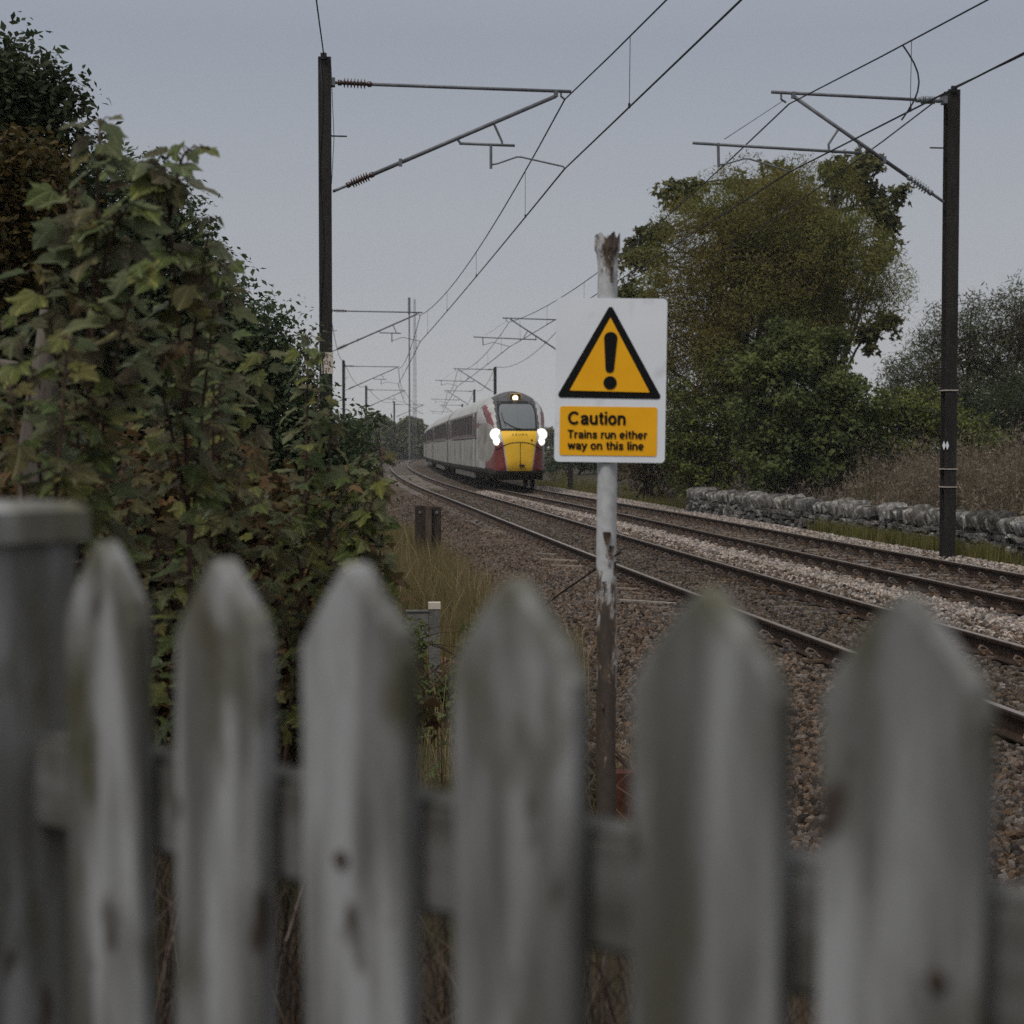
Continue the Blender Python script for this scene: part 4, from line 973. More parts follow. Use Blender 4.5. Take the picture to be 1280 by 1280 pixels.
LM = dict(
    gold=leaf_mat('golden_willow_leaf', [(0.056, 0.066, 0.018), (0.086, 0.084, 0.022), (0.07, 0.072, 0.02), (0.095, 0.085, 0.022), (0.066, 0.075, 0.024)], gain=1.85, drift=((0.088, 0.07, 0.018), 0.55)),
    dark=leaf_mat('dark_tree_leaf', [(0.018, 0.026, 0.012), (0.03, 0.038, 0.016), (0.022, 0.024, 0.012)]),
    darksyc=leaf_mat('sycamore_tree_leaf', [(0.036, 0.04, 0.015), (0.06, 0.055, 0.02), (0.045, 0.05, 0.017)], gain=1.9),
    green=leaf_mat('green_bush_leaf', [(0.034, 0.046, 0.016), (0.052, 0.066, 0.021), (0.044, 0.052, 0.02), (0.07, 0.082, 0.026)], drift=((0.075, 0.085, 0.022), 0.8)),
    lime=leaf_mat('yellow_green_leaf', [(0.06, 0.075, 0.016), (0.095, 0.105, 0.02), (0.045, 0.06, 0.018), (0.075, 0.07, 0.018)]),
    brown=leaf_mat('russet_leaf', [(0.06, 0.066, 0.024), (0.06, 0.034, 0.016), (0.085, 0.05, 0.022), (0.045, 0.04, 0.018), (0.055, 0.03, 0.016)]),
    rust=leaf_mat('autumn_orange_leaf', [(0.036, 0.027, 0.009), (0.055, 0.037, 0.011), (0.026, 0.026, 0.01)]),
    grey=leaf_mat('grey_willow_leaf', [(0.042, 0.05, 0.026), (0.066, 0.074, 0.038), (0.034, 0.042, 0.02)], drift=((0.05, 0.04, 0.02), 0.5)),
    hedge=leaf_mat('hedge_leaf', [(0.025, 0.038, 0.018), (0.045, 0.06, 0.03), (0.035, 0.045, 0.02)]),
    far=leaf_mat('far_tree_leaf', [(0.045, 0.052, 0.02), (0.07, 0.065, 0.024), (0.055, 0.06, 0.03)]),
    sap=leaf_mat('sapling_leaf', [(0.04, 0.062, 0.016), (0.07, 0.09, 0.022), (0.055, 0.075, 0.022), (0.1, 0.11, 0.026), (0.08, 0.065, 0.022), (0.05, 0.078, 0.024)], 0.35, 0.45, (0.1, 0.08, 0.03), 1.9, .35, True),
    sapy=leaf_mat('pale_sapling_leaf', [(0.12, 0.14, 0.03), (0.17, 0.17, 0.045), (0.1, 0.12, 0.03)], 0.35, 0.45, (0.12, 0.08, 0.03), 1.3, .35, True),
    sapb=leaf_mat('browned_sapling_leaf', [(0.085, 0.07, 0.026), (0.1, 0.088, 0.036), (0.07, 0.072, 0.026), (0.095, 0.06, 0.026)], 0.35, 0.55, (0.06, 0.034, 0.018), 1.35, .3, True),
    weed=leaf_mat('dry_weed', [(0.085, 0.064, 0.045), (0.17, 0.132, 0.1), (0.055, 0.055, 0.027), (0.12, 0.09, 0.066)], 0.3, 0.9, None, 1.3),
    head=leaf_mat('weed_seed_head', [(0.15, 0.115, 0.085), (0.27, 0.215, 0.165), (0.08, 0.066, 0.042), (0.2, 0.15, 0.115)], 0.4, 0.9, None, 1.0),
    straw=leaf_mat('bleached_straw', [(0.25, 0.185, 0.1), (0.16, 0.115, 0.06), (0.34, 0.265, 0.165)], 0.3, 0.8, None, 1.0),
    grass=leaf_mat('mixed_grass', [(0.11, 0.1, 0.035), (0.22, 0.16, 0.07), (0.09, 0.1, 0.03), (0.27, 0.2, 0.1), (0.12, 0.11, 0.04)], 0.35, 0.8, None, 0.9),
    green_grass=leaf_mat('green_grass', [(0.06, 0.075, 0.018), (0.13, 0.12, 0.03), (0.18, 0.15, 0.055), (0.08, 0.085, 0.022)], 0.3, 0.8, None, 0.95))

# ---- trees and bushes, right side
Y = 48
tree('willow_tree', 'big golden green tree with round crown behind the stone wall', 'tree', grd(985, Y),
     BL(Y, (885, 300, 58), (955, 264, 62), (1025, 268, 60), (1072, 335, 50), (1100, 368, 34), (1010, 345, 76), (915, 370, 85), (838, 385, 54), (865, 455, 75), (940, 440, 66), (812, 440, 40), (1000, 415, 50), (905, 250, 26), (990, 235, 24)),
     330, 430, 0.13, 'narrow', LM['gold'], 1, 0.92, 0.2, 'trees', rnd=0.7, limbs=90, shell=0.24, stems=3, droop=-0.9, flat=1.0, cshell=0.2)
Y = 52
tree('sycamore_tree', 'dark leaved tree whose branches stick out around the big golden crown', 'tree', grd(1040, Y),
     BL(Y, (838, 248, 24), (868, 240, 20), (805, 325, 34), (790, 370, 28), (820, 290, 20), (1068, 222, 36), (1100, 255, 24), (1112, 278, 16), (1122, 240, 11), (1095, 310, 30), (960, 300, 90), (1040, 205, 18), (1085, 420, 20), (1110, 400, 12), (1045, 400, 24)),
     400, 34, 0.22, 'lobed', LM['darksyc'], 2, 0.46, 0.2, 'trees', limbs=110, shell=0.5, twig=0.03)
tree('maple_bush', 'dark green broad leaved bush, the tallest of those right behind the stone wall', 'bush', grd(1000, 44),
     BL(44, (985, 415, 24), (1035, 455, 34), (1072, 500, 36), (955, 468, 34), (1000, 490, 54), (1015, 550, 58), (1065, 560, 36), (965, 570, 46), (1005, 440, 26), (1050, 425, 14), (930, 510, 30), (960, 425, 12)),
     300, 90, 0.13, 'lobed', LM['green'], 3, 0.56, 0.09, 'bushes behind the stone wall', limbs=40, stems=5, shell=0.4, cshell=0.25)
tree('elder_bush', 'lighter yellow green bush at the left end of the stone wall', 'bush', grd(895, 46.8),
     BL(46.8, (890, 448, 26), (868, 500, 34), (905, 510, 26), (885, 548, 34), (925, 560, 30), (945, 592, 26), (870, 592, 34), (915, 470, 16), (850, 550, 34), (905, 600, 24)),
     330, 44, 0.11, 'oval', LM['lime'], 4, 0.36, 0.04, 'bushes behind the stone wall', limbs=40, stems=6, bark='twig')
tree('dogwood_bush', 'russet brown bush just right of the sign pole', 'bush', grd(800, 60),
     BL(60, (800, 520, 40), (835, 560, 45), (780, 570, 30), (850, 600, 30), (815, 440, 34), (800, 600, 26)),
     380, 40, 0.11, 'oval', LM['brown'], 5, 0.5, 0.06, 'bushes behind the stone wall', limbs=24, stems=4)
tree('goat_willow', 'feathery grey green tree behind the right hand mast', 'tree', grd(1215, 58),
     BL(58, (1150, 470, 46), (1190, 440, 46), (1245, 425, 52), (1285, 400, 52), (1215, 500, 62), (1130, 500, 40), (1290, 480, 70), (1170, 400, 18), (1215, 385, 16)),
     760, 46, 0.19, 'narrow', LM['grey'], 6, 0.6, 0.14, 'trees', rnd=0.7, limbs=46, stems=4, droop=-0.6, flat=1.2)
tree('hazel_bush', 'yellowing bush between the dark green bush and the right hand mast', 'bush', grd(1140, 45),
     BL(45, (1120, 510, 34), (1160, 520, 36), (1200, 535, 32), (1100, 545, 30), (1140, 555, 36), (1235, 560, 30)),
     300, 34, 0.12, 'oval', LM['lime'], 7, 0.45, 0.05, 'bushes behind the stone wall', limbs=24, stems=4)
tree('hawthorn_bush', 'dark thorny bush at the right edge above the dry weeds', 'bush', grd(1270, 48),
     BL(48, (1260, 520, 46), (1300, 500, 60), (1225, 560, 34), (1290, 560, 50)),
     260, 50, 0.09, 'oval', LM['dark'], 8, 0.5, 0.06, 'bushes behind the stone wall', limbs=20, stems=3)
tree('blackthorn_bush', 'dark thicket filling the gaps behind the bushes and stone wall', 'bush', grd(960, 60),
     BL(60, (815, 545, 34), (860, 560, 44), (920, 545, 50), (985, 560, 50), (1050, 540, 48), (1105, 550, 40), (1150, 565, 30), (850, 500, 36), (1200, 530, 46), (1255, 520, 56), (1290, 545, 50)),
     560, 74, 0.13, 'oval', LM['hedge'], 11, 0.6, 0.06, 'bushes behind the stone wall', limbs=20, stems=4)
tree('hedge_bush', 'low hedge bush beside the train nose, left of the sign pole', 'bush', grd(712, 92),
     BL(92, (700, 570, 16), (720, 565, 20), (735, 575, 18), (690, 580, 10), (755, 560, 24), (775, 570, 22)),
     260, 34, 0.17, 'oval', LM['hedge'], 9, 0.6, 0.05, 'far bushes', limbs=12, stems=3)
tree('ash_tree', 'pale hazy tree far off, just right of the train', 'tree', grd(690, 230), BL(230, (688, 545, 11), (697, 552, 9), (680, 555, 9)), 90, 40, 0.4, 'oval', LM['far'], 10, 0.8, 0.15, 'far trees', limbs=8)
# ---- far trees beyond the curve
for i, (px, py, r, Y, lab) in enumerate(((470, 540, 20, 255, 'brownish far tree left of the lattice tower foot'), (452, 545, 16, 230, 'far tree just right of the left hand bushes'), (516, 542, 19, 275, 'round green far tree below the lattice tower'), (492, 552, 15, 290, 'low far tree between the brownish one and the lattice tower'), (536, 552, 12, 330, 'far tree beside the rear of the train'))):
    tree('round_tree', lab, 'tree', grd(px, Y), BL(Y, (px - r * .5, py, r * .8), (px + r * .5, py + r * .2, r * .8), (px, py - r * .35, r * .7), (px, py + r * .9, r)), 220, 70, 0.7, 'oval', LM['far'], 30 + i, 1.3, 0.25, 'far trees', limbs=10)

# ---- left side: dark trees and hedge behind the saplings
tree('dark_tree', 'tall dark tree at the left edge', 'tree', grd(20, 13),
     BL(13, (-10, 110, 62), (40, 130, 44), (-30, 220, 90), (60, 210, 46), (20, 320, 95), (90, 165, 20), (70, 400, 90), (-20, 450, 110), (40, 520, 90)),
     900, 60, 0.075, 'oval', LM['dark'], 40, 0.5, 0.2, 'trees', limbs=40)
tree('cherry_tree', 'orange brown tree at the left edge in front of the dark one', 'tree', grd(-40, 10),
     BL(10, (15, 250, 44), (50, 290, 34), (0, 320, 50), (30, 210, 30), (-30, 260, 60)), 260, 50, 0.06, 'oval', LM['rust'], 41, 0.32, 0.08, 'trees', limbs=24)
tree('hedge_bush', 'dense small leaved hedge stepping down behind the saplings to the numbered mast', 'bush', grd(260, 14),
     BL(14, (140, 270, 70), (200, 300, 60), (235, 370, 60), (290, 410, 46), (335, 440, 36), (362, 488, 30), (392, 530, 24), (300, 500, 80), (210, 480, 110), (100, 420, 110), (380, 550, 50), (418, 575, 30), (330, 570, 60), (250, 570, 80), (440, 600, 26), (345, 405, 16), (372, 430, 9)),
     1300, 62, 0.06, 'oval', LM['hedge'], 42, 0.42, 0.09, 'far bushes', limbs=50, stems=4)
tree('elder_bush', 'thin elder sprays poking up before the far trees, right of the numbered mast', 'bush', grd(425, 17),
     BL(17, (446, 535, 9), (466, 524, 8), (476, 532, 7), (425, 572, 20), (455, 570, 14)), 46, 20, 0.075, 'oval', LM['hedge'], 43, 0.25, 0.02, 'far bushes', limbs=30, stems=3, twig=0.008)
tree('bramble', 'tangle of browning bramble under the left saplings', 'bush', grd(230, 6.4),
     BL(6.4, (60, 640, 120), (180, 640, 110), (290, 660, 100), (380, 680, 70), (430, 720, 50), (120, 800, 160), (320, 820, 140), (440, 820, 60), (470, 900, 60)),
     620, 26, 0.062, 'lobed', LM['brown'], 44, 0.24, 0.015, None, limbs=60, stems=6, bark='twig', twig=0.005, shell=0.6)

# ------------------------------------------------------------------ sycamore saplings: every large leaf a part
def syc_leaf(seed, m):
    """five pointed lobes with toothed edge, cupped and drooping; stalk joint at the origin, tip along +y"""
    r = random.Random(seed); half = [(0.0, 0.0), (0.15, -0.09), (0.33, -0.05), (0.42, 0.05), (0.38, 0.14), (0.44, 0.28), (0.55, 0.45), (0.41, 0.46), (0.27, 0.47), (0.27, 0.62), (0.22, 0.74), (0.12, 0.82), (0.0, 1.0)]
    cup = r.uniform(-0.3, 0.9); dr = r.uniform(0.05, 0.7); tw = r.uniform(-0.4, 0.4); wv = r.uniform(0, 6)
    V = []
    def P(x, y):
        x += r.uniform(-0.02, 0.02) * (x != 0)
        return (x, y, cup * abs(x) * 0.35 - dr * y * y * 0.5 + tw * x * y + 0.05 * math.sin(11 * x + 5 * y + wv) * (abs(x) * 2 + y * y * .5))
    mid = [P(0, y) for y in (0.0, 0.15, 0.3, 0.45, 0.65, 1.0)]
    V = list(mid); F = []
    for sgn in (1, -1):
        b = len(V); V += [P(sgn * x, y) for x, y in half[1:-1]]
        idx = [0] + list(range(b, b + len(half) - 2)) + [5]
        # fan between the midrib and the outline
        mids = [0, 0, 1, 1, 2, 2, 3, 3, 3, 4, 4, 4, 5]
        for k in range(len(idx) - 1):
            tri = (mids[k], idx[k], idx[k + 1])
            if len(set(tri)) == 3: F.append(tri if sgn > 0 else tri[::-1])
            if mids[k] != mids[k + 1]:
                tri = (mids[k], idx[k + 1], mids[k + 1])
                if len(set(tri)) == 3: F.append(tri if sgn > 0 else tri[::-1])
    me = MB().add(V, F).mesh('leaf', m, True)
    return me
SAPL = {k: [syc_leaf(80 + i, LM[k]) for i in range(10)] for k in ('sap', 'sapy', 'sapb')}
def sapling(label, px, Y, top_py, n_node, size, kinds, seed, lean=(0, 0), branches=(), r0=0.012):
    """branches: (start fraction, px, py, dY, nodes) of side shoots"""
    rg = random.Random(seed); b = Vector(grd(px, Y))
    t = thing('sycamore_sapling', label, 'sapling', tuple(b), 0, 'sycamore saplings behind the fence')
    top = ray(px + lean[0], top_py, Y + lean[1]) - b; st = MB()
    def curve(a, e, bow): return [a + (e - a) * f + bow * math.sin(f * math.pi) for f in np.linspace(0, 1, 9)]
    def at(path, f):
        k = min(int(f * 8), 7); q = f * 8 - k; return path[k] * (1 - q) + path[k + 1] * q
    main = curve(Vector((0, 0, -0.1)), top, Vector((rg.uniform(-.06, .06), rg.uniform(-.06, .06), 0)))
    st.tube([tuple(p) for p in main], np.linspace(r0, 0.003, 9), 6)
    shoots = [(main, n_node, 0.28)]
    for fr, bx, by, dY, nn in branches:
        a = at(main, fr); e = ray(bx, by, Y + dY) - b
        pth = curve(a, e, Vector((0, 0, 0.06))); st.tube([tuple(p) for p in pth], np.linspace(r0 * 0.5, 0.002, 9), 5); shoots.append((pth, nn, 0.15))
    for path, nn, f0 in shoots:
        for i in range(nn):
            f = f0 + (1 - f0) * (i + rg.uniform(-.3, .3) + 0.5) / nn; f = max(0.02, min(1, f)); p = at(path, f)
            az = i * math.pi / 2 + rg.uniform(-.5, .5)
            for sd in ((0, math.pi) if f < 0.93 else (0, math.pi * .66, math.pi * 1.33)):
                a = az + sd + rg.uniform(-.25, .25); pl_ = size * rg.uniform(0.35, 0.8) * (1.25 - 0.6 * f)
                d = Vector((math.cos(a), math.sin(a), rg.uniform(0.05, 0.6))).normalized(); q = p + d * pl_
                st.tube([tuple(p), tuple(p + d * pl_ * .5 + Vector((0, 0, .012))), tuple(q)], 0.0018, 4, False)
                s = size * rg.uniform(0.5, 1.25) * (1.0 if f < 0.9 else 0.75)
                tip = Vector((d.x, d.y, rg.uniform(-.85, 0.15))).normalized()
                nrm = Vector((rg.uniform(-.7, .7), rg.uniform(-.8, .6), 0.8)); nrm = (nrm - tip * nrm.dot(tip)).normalized()
                xa = tip.cross(nrm); Mx = Matrix((xa, tip, nrm)).transposed().to_4x4()
                o = link('leaf', rg.choice(SAPL[rg.choice(kinds)]), t); o.matrix_local = Matrix.Translation(q) @ Mx @ Matrix.Scale(s, 4)
    link('stem', st.mesh('stem', X_['twig'], True), t)
    return t
G, Yl, Bn = 'sap', 'sapy', 'sapb'
sapling('tallest leafy sapling, topping out beside the left dark tree', 125, 4.0, 150, 43, 0.094, (G, G, G, Bn), 1, (0, 0), ((0.5, 50, 330, .1, 11), (0.6, 175, 330, -.2, 11), (0.75, 80, 240, .2, 10), (0.8, 160, 260, 0, 10), (0.4, 90, 430, -.2, 11)))
sapling('second tallest sapling with a flat fan of leaves against the sky', 205, 4.4, 195, 40, 0.087, (G, G, Bn), 2, (0, 0), ((0.55, 275, 330, .1, 11), (0.93, 240, 188, 0, 5), (0.9, 165, 205, 0, 5), (0.6, 170, 400, -.2, 10), (0.7, 265, 270, 0, 9)))
sapling('sapling with yellow green leaves, its top just right of the flat leafed one', 272, 5.2, 325, 43, 0.072, (G, Yl, G, Bn), 3, (10, 0), ((0.55, 330, 440, .2, 14), (0.7, 230, 430, .2, 13), (0.5, 280, 480, -.2, 13)))
sapling('short sapling in front of the broken grey stump', 75, 3.7, 420, 32, 0.075, (G, Bn, G), 4, (10, 0), ((0.5, 10, 470, 0, 13), (0.6, 130, 480, .2, 13), (0.7, 20, 400, .2, 11)))
sapling('slender brown stemmed sapling in the middle of the left thicket', 228, 4.9, 430, 43, 0.078, (G, Bn, G), 5, (40, 0), ((0.45, 150, 580, 0, 14), (0.5, 310, 560, 0, 14), (0.6, 180, 500, .1, 13)))
sapling('sapling reaching right to the foot of the numbered mast', 330, 5.7, 420, 40, 0.075, (G, G, Yl), 6, (55, 0), ((0.5, 400, 480, .2, 14), (0.55, 460, 570, 0, 14), (0.4, 300, 580, .1, 14)))
sapling('leaning sapling whose pale leafy tip points at the far train', 370, 5.6, 560, 35, 0.075, (G, Yl, Bn), 7, (110, 0), ((0.5, 410, 510, .3, 14), (0.4, 360, 640, -.1, 14), (0.62, 466, 596, .2, 11)))
sapling('low browned sapling directly above the second picket from the post', 270, 5.2, 600, 33, 0.072, (Bn, Bn, G), 8, (20, 0), ((0.4, 190, 680, 0, 14), (0.5, 350, 660, 0, 14)))
sapling('low sapling with green tips above the third picket from the post', 385, 5.6, 640, 32, 0.072, (G, Bn, Yl), 9, (70, 0), ((0.45, 480, 740, .1, 14), (0.5, 430, 690, 0, 14), (0.4, 330, 730, 0, 13)))
sapling('low sapling filling the gap between the left post and the second picket', 165, 4.8, 570, 35, 0.072, (Bn, G, Bn), 10, (-10, 0), ((0.5, 90, 590, 0, 14), (0.4, 220, 700, 0, 14)))
sapling('small sapling nearest the dark timber post by the track', 440, 5.9, 640, 27, 0.068, (G, Yl, G), 11, (40, 0), ((0.5, 480, 690, .1, 11), (0.5, 430, 780, .1, 13)))
sapling('seedling at the foot of the silver marker post', 552, 8.5, 880, 4, 0.084, (Yl, G), 12, (0, 0), (), 0.006)

# broken grey stump among the saplings
sb_ = grd(45, 4.9); p0, p1, p2 = Vector(sb_), ray(48, 560, 4.9), ray(62, 388, 4.9); stp = MB(); rg = np.random.default_rng(9)
P = [p0 - Vector((0, 0, .2)), p0 + (p1 - p0) * .5, p1, p1 + (p2 - p1) * .4, p1 + (p2 - p1) * .7, p2]
stp.tube([tuple(p - p0) for p in P], [0.075, 0.066, 0.058, 0.046, 0.034, 0.028], 10); q = p1 + (p2 - p1) * 0.45 - p0
stp.tube([tuple(q), tuple(q + Vector((-.06, 0, .05))), tuple(q + Vector((-.13, 0, .07)))], [.03, .022, .012], 7)
o = link('tree_stump', stp.mesh('tree_stump', X_['deadwood'], True), loc=p0); tag(o, 'broken grey tree stump standing at the left edge above the fence post', 'tree stump')

# ------------------------------------------------------------------ dry stone wall
wpts = [(10.6, 16.0), (9.5, 21.5), (8.3, 28.0), (6.6, 37.0), (5.1, 46.0)]
wl = np.array(wpts); seg = np.linalg.norm(np.diff(wl, axis=0), axis=1); cum = np.concatenate([[0], np.cumsum(seg)])
def wat(s): return np.array([np.interp(s, cum, wl[:, 0]), np.interp(s, cum, wl[:, 1])])
def wdir(s):
    d = wat(min(s + .3, cum[-1])) - wat(max(s - .3, 0)); return d / np.linalg.norm(d)
WT = float(cum[-1]); Wbase = wat(WT * .45)
wall = thing('stone_wall', 'low dry stone wall with upright coping stones along the far side of the tracks', 'wall', (Wbase[0], Wbase[1], -0.5))
bw = Vector(wall.location)
def block(seed, m, jit=0.09, bev=0.14):
    r = random.Random(seed); bm = bmesh.new(); bmesh.ops.create_cube(bm, size=1)
    bmesh.ops.bevel(bm, geom=list(bm.edges), offset=bev, segments=1, affect='EDGES')
    for v in bm.verts: v.co += Vector((r.uniform(-jit, jit), r.uniform(-jit, jit), r.uniform(-jit, jit)))
    me = bpy.data.meshes.new('stone'); bm.to_mesh(me); bm.free(); me.materials.append(m); return me
BLK = [block(i, X_['wallstone']) for i in range(6)]; COP = [block(20 + i, X_['coping'], 0.1, 0.16) for i in range(6)]
core = MB()
for k in range(24):
    s0, s1 = WT * k / 24, WT * (k + 1) / 24; c = (wat(s0) + wat(s1)) / 2; d = wdir((s0 + s1) / 2)
    core.box((c[0] - bw.x, c[1] - bw.y, 0.2), (WT / 24 * 1.0, 0.30, 0.86), Matrix.Rotation(math.atan2(d[1], d[0]), 3, 'Z'))
link('wall_core', core.mesh('wall_core', X_['core']), wall)
rg = random.Random(12); st_list = []
for c in range(6):
    z = -0.42 + c * 0.108; s = rg.uniform(0, .2)
    while s < WT:
        L = rg.uniform(0.09, 0.4)
        st_list.append((s + L / 2, z + rg.uniform(-.035, .035), L * rg.uniform(.8, .98), rg.uniform(0.065, 0.125))); s += L
vis = [q for q in st_list if q[0] > 4.4]; vis.sort(key=lambda q: -q[2] * q[3] / (wat(q[0])[1] ** 2)); rest = vis[300:] + [q for q in st_list if q[0] <= 4.4]
def stone_mx(s, z, L, h, dep=0.16, side=1):
    c = wat(s); d = wdir(s); a = math.atan2(d[1], d[0]); nrm = np.array([-d[1], d[0]])   # track side
    c = c + nrm * (0.15 + rg.uniform(-.03, .04)) * side
    return Matrix.Translation((c[0] - bw.x, c[1] - bw.y, z + 0.5)) @ Matrix.Rotation(a + rg.uniform(-.05, .05), 4, 'Z') @ Matrix.Rotation(rg.uniform(-.16, .16), 4, 'Y') @ Matrix.Diagonal((L, dep, h, 1))
for q in vis[:300]:
    o = link('stone', BLK[rg.randrange(6)], wall); o.matrix_local = stone_mx(*q)
sm = MB()
for q in rest + vis[::3]:
    me = BLK[rg.randrange(6)]; Mx = np.array(stone_mx(*q, side=1 if q in rest else -1)); co = np.array([v.co for v in me.vertices])
    sm.add(co @ Mx[:3, :3].T + Mx[:3, 3], [tuple(p.vertices) for p in me.polygons])
link('stone', sm.mesh('stone', X_['wallstone']), wall, kind='stuff')
s = 0.1
while s < WT - 0.05:
    t_ = rg.uniform(0.09, 0.21); c = wat(s + t_ / 2); d = wdir(s); h = rg.uniform(0.22, 0.38)
    o = link('coping_stone', COP[rg.randrange(6)], wall)
    o.matrix_local = Matrix.Translation((c[0] - bw.x, c[1] - bw.y, 0.5 + 0.2 + h * .4 + rg.uniform(-.03, .02))) @ Matrix.Rotation(math.atan2(d[1], d[0]) + rg.uniform(-.15, .15), 4, 'Z') @ Matrix.Rotation(0.36 + rg.uniform(-.38, .38), 4, 'Y') @ Matrix.Diagonal((t_ * 0.86, rg.uniform(.32, .44), h, 1))
    s += t_

# ------------------------------------------------------------------ grass and weeds
def blades(name, P, h, wd, m, seed, lean=0.35, kind='stuff'):
    rg = np.random.default_rng(seed); n = len(P); a = rg.random(n) * 6.28; ln = rg.random(n) * lean * h
    dx = np.stack([np.cos(a), np.sin(a), np.zeros(n)], -1); ax = rg.random(n) * 6.28; sx = np.stack([np.cos(ax), np.sin(ax), np.zeros(n)], -1) * (wd * 0.5)[:, None]
    up = np.array([0, 0, 1.0])
    B = P; Mid = P + up * (h * .55)[:, None] + dx * (ln * .3)[:, None]; Tp = P + up * (h * .95)[:, None] + dx * ln[:, None]
    V = np.stack([B - sx, B + sx, Mid + sx * .7, Mid - sx * .7, Tp], 1).reshape(-1, 3)
    k = (np.arange(n) * 5)[:, None]
    F = np.concatenate([k + np.array([[0, 1, 2]]), k + np.array([[0, 2, 3]]), k + np.array([[3, 2, 4]])])
    o = link(name, fast_mesh(name, V, F, m)); o['kind'] = kind
    return o
def patch_pts(n, boxes, seed):
    """boxes: (x0, x1, y0, y1) world; tufted"""
    rg = np.random.default_rng(seed); out = []
    for x0, x1, y0, y1 in boxes:
        k = int(n / len(boxes)); cx = rg.uniform(x0, x1, k // 14); cy = rg.uniform(y0, y1, k // 14); j = rg.integers(0, len(cx), k)
        x = cx[j] + rg.normal(size=k) * .07; y = cy[j] + rg.normal(size=k) * .07
        out.append(np.stack([x, y, tz(x, y) - .02], -1))
    return np.concatenate(out)
def along(n, y0, y1, u0, u1, seed):
    rg = np.random.default_rng(seed); k = max(2, n // 16); cy = rg.uniform(y0, y1, k); cu = rg.uniform(u0, u1, k); j = rg.integers(0, k, n)
    y = cy[j] + rg.normal(size=n) * .09; u = cu[j] + rg.normal(size=n) * .09; x = C1(y) + u
    return np.stack([x, y, np.maximum(tz(x, y), bed_z(u)) - .02], -1)
rg = np.random.default_rng(77)
P = along(26000, 13, 36, -5.2, -2.75, 1); blades('dry_grass', P, rg.uniform(.2, .7, len(P)), np.full(len(P), .008), LM['grass'], 1)
P = along(1300, 12, 32, -5.2, -2.6, 51); blades('straw_stalks', P, rg.uniform(.35, .95, len(P)), np.full(len(P), .011), LM['straw'], 51, .75)
P = along(600, 6, 13, -4.6, -2.9, 52); blades('straw_stalks', P, rg.uniform(.3, .8, len(P)), np.full(len(P), .006), LM['straw'], 52, .8)
P = along(5000, 4.6, 13, -6.5, -3.2, 2); blades('green_grass', P, rg.uniform(.12, .4, len(P)), np.full(len(P), .007), LM['green_grass'], 2)
P = along(5000, 40, 75, -5.5, -3.0, 8); blades('dry_grass', P, rg.uniform(.2, .6, len(P)), np.full(len(P), .014), LM['grass'], 8)
P = np.concatenate([along(9000, 46, 90, 5.8, 8.2, 3), along(7000, 25.8, 35.5, 5.75, 6.35, 4) , along(2500, 19, 23.5, 6.0, 6.9, 41), along(3000, 90, 150, 5.6, 9, 31)]); blades('verge_grass', P, rg.uniform(.12, .45, len(P)), np.full(len(P), .016), LM['green_grass'], 3)
# willowherb gone to seed behind the wall
n = 34000; rg = np.random.default_rng(5); nc = 700; cs_ = rg.uniform(0, WT + 3, nc); co_ = rg.uniform(0.5, 6.8, nc); ch_h = rg.uniform(.6, 1.3, nc); cj = rg.integers(0, nc, n)
sx_ = cs_[cj] + rg.normal(size=n) * .2; off = np.maximum(.42, co_[cj] + rg.normal(size=n) * .2)
wx_ = np.interp(sx_, cum, wl[:, 0]) + off * .99; wy_ = np.interp(sx_, cum, wl[:, 1]) + off * .15
j = rg.random(n) < np.interp(wy_, [18, 38, 42], [1, 1, .25]); wx_, wy_, off, cj = wx_[j], wy_[j], off[j], cj[j]
P = np.stack([wx_, wy_, tz(wx_, wy_) - .05], -1); hh = rg.uniform(.6, 1.45, len(P)) * np.interp(off, [0.4, 3, 6.5], [.75, 1.1, 1.25]) * ch_h[cj]
blades('dry_weeds', P, hh, np.full(len(P), .02), LM['weed'], 6, 0.25)
k = rg.integers(0, len(P), 90000); f = rg.uniform(.62, 1.08, len(k)); Q = P[k] + np.stack([rg.normal(size=len(k)) * .06, rg.normal(size=len(k)) * .06, hh[k] * f], -1)
V, F = leaves(Q, rg.uniform(.06, .17, len(Q)), 'narrow', rg, None, 0.2, 0, 1.0, -1.2); o = link('weed_seed_heads', fast_mesh('weed_seed_heads', V, F, LM['head'])); o['kind'] = 'stuff'
n = 70000; k = rg.integers(0, len(P), n); Q = P[k] + np.stack([rg.normal(size=n) * .1, rg.normal(size=n) * .1, hh[k] * rg.uniform(.05, .68, n)], -1)
V, F = leaves(Q, rg.uniform(.08, .17, n), 'narrow', rg, None, .6, 0, .8, .2); o = link('weed_leaves', fast_mesh('weed_leaves', V, F, LM['darksyc'])); o['kind'] = 'stuff'
tree('nettle_patch', 'dull green weeds round the foot of the marker post', 'weeds', grd(548, 11.0),
     BL(11.0, (520, 880, 40), (560, 870, 30), (545, 930, 50), (600, 800, 26), (505, 800, 30), (590, 860, 40)), 130, 26, 0.055, 'oval', LM['green'], 61, 0.2, 0.006, None, limbs=50, stems=8, bark='twig', twig=0.003, shell=0.6)
tree('bramble', 'low bramble stems and leaves behind the foot of the sign pole', 'bush', grd(800, 7.4),
     BL(7.4, (725, 980, 36), (775, 1000, 40), (840, 1020, 60), (700, 900, 24), (650, 1000, 60)), 110, 22, 0.045, 'lobed', LM['brown'], 62, 0.18, 0.008, None, limbs=90, stems=10, bark='twig', twig=0.004, shell=0.7)
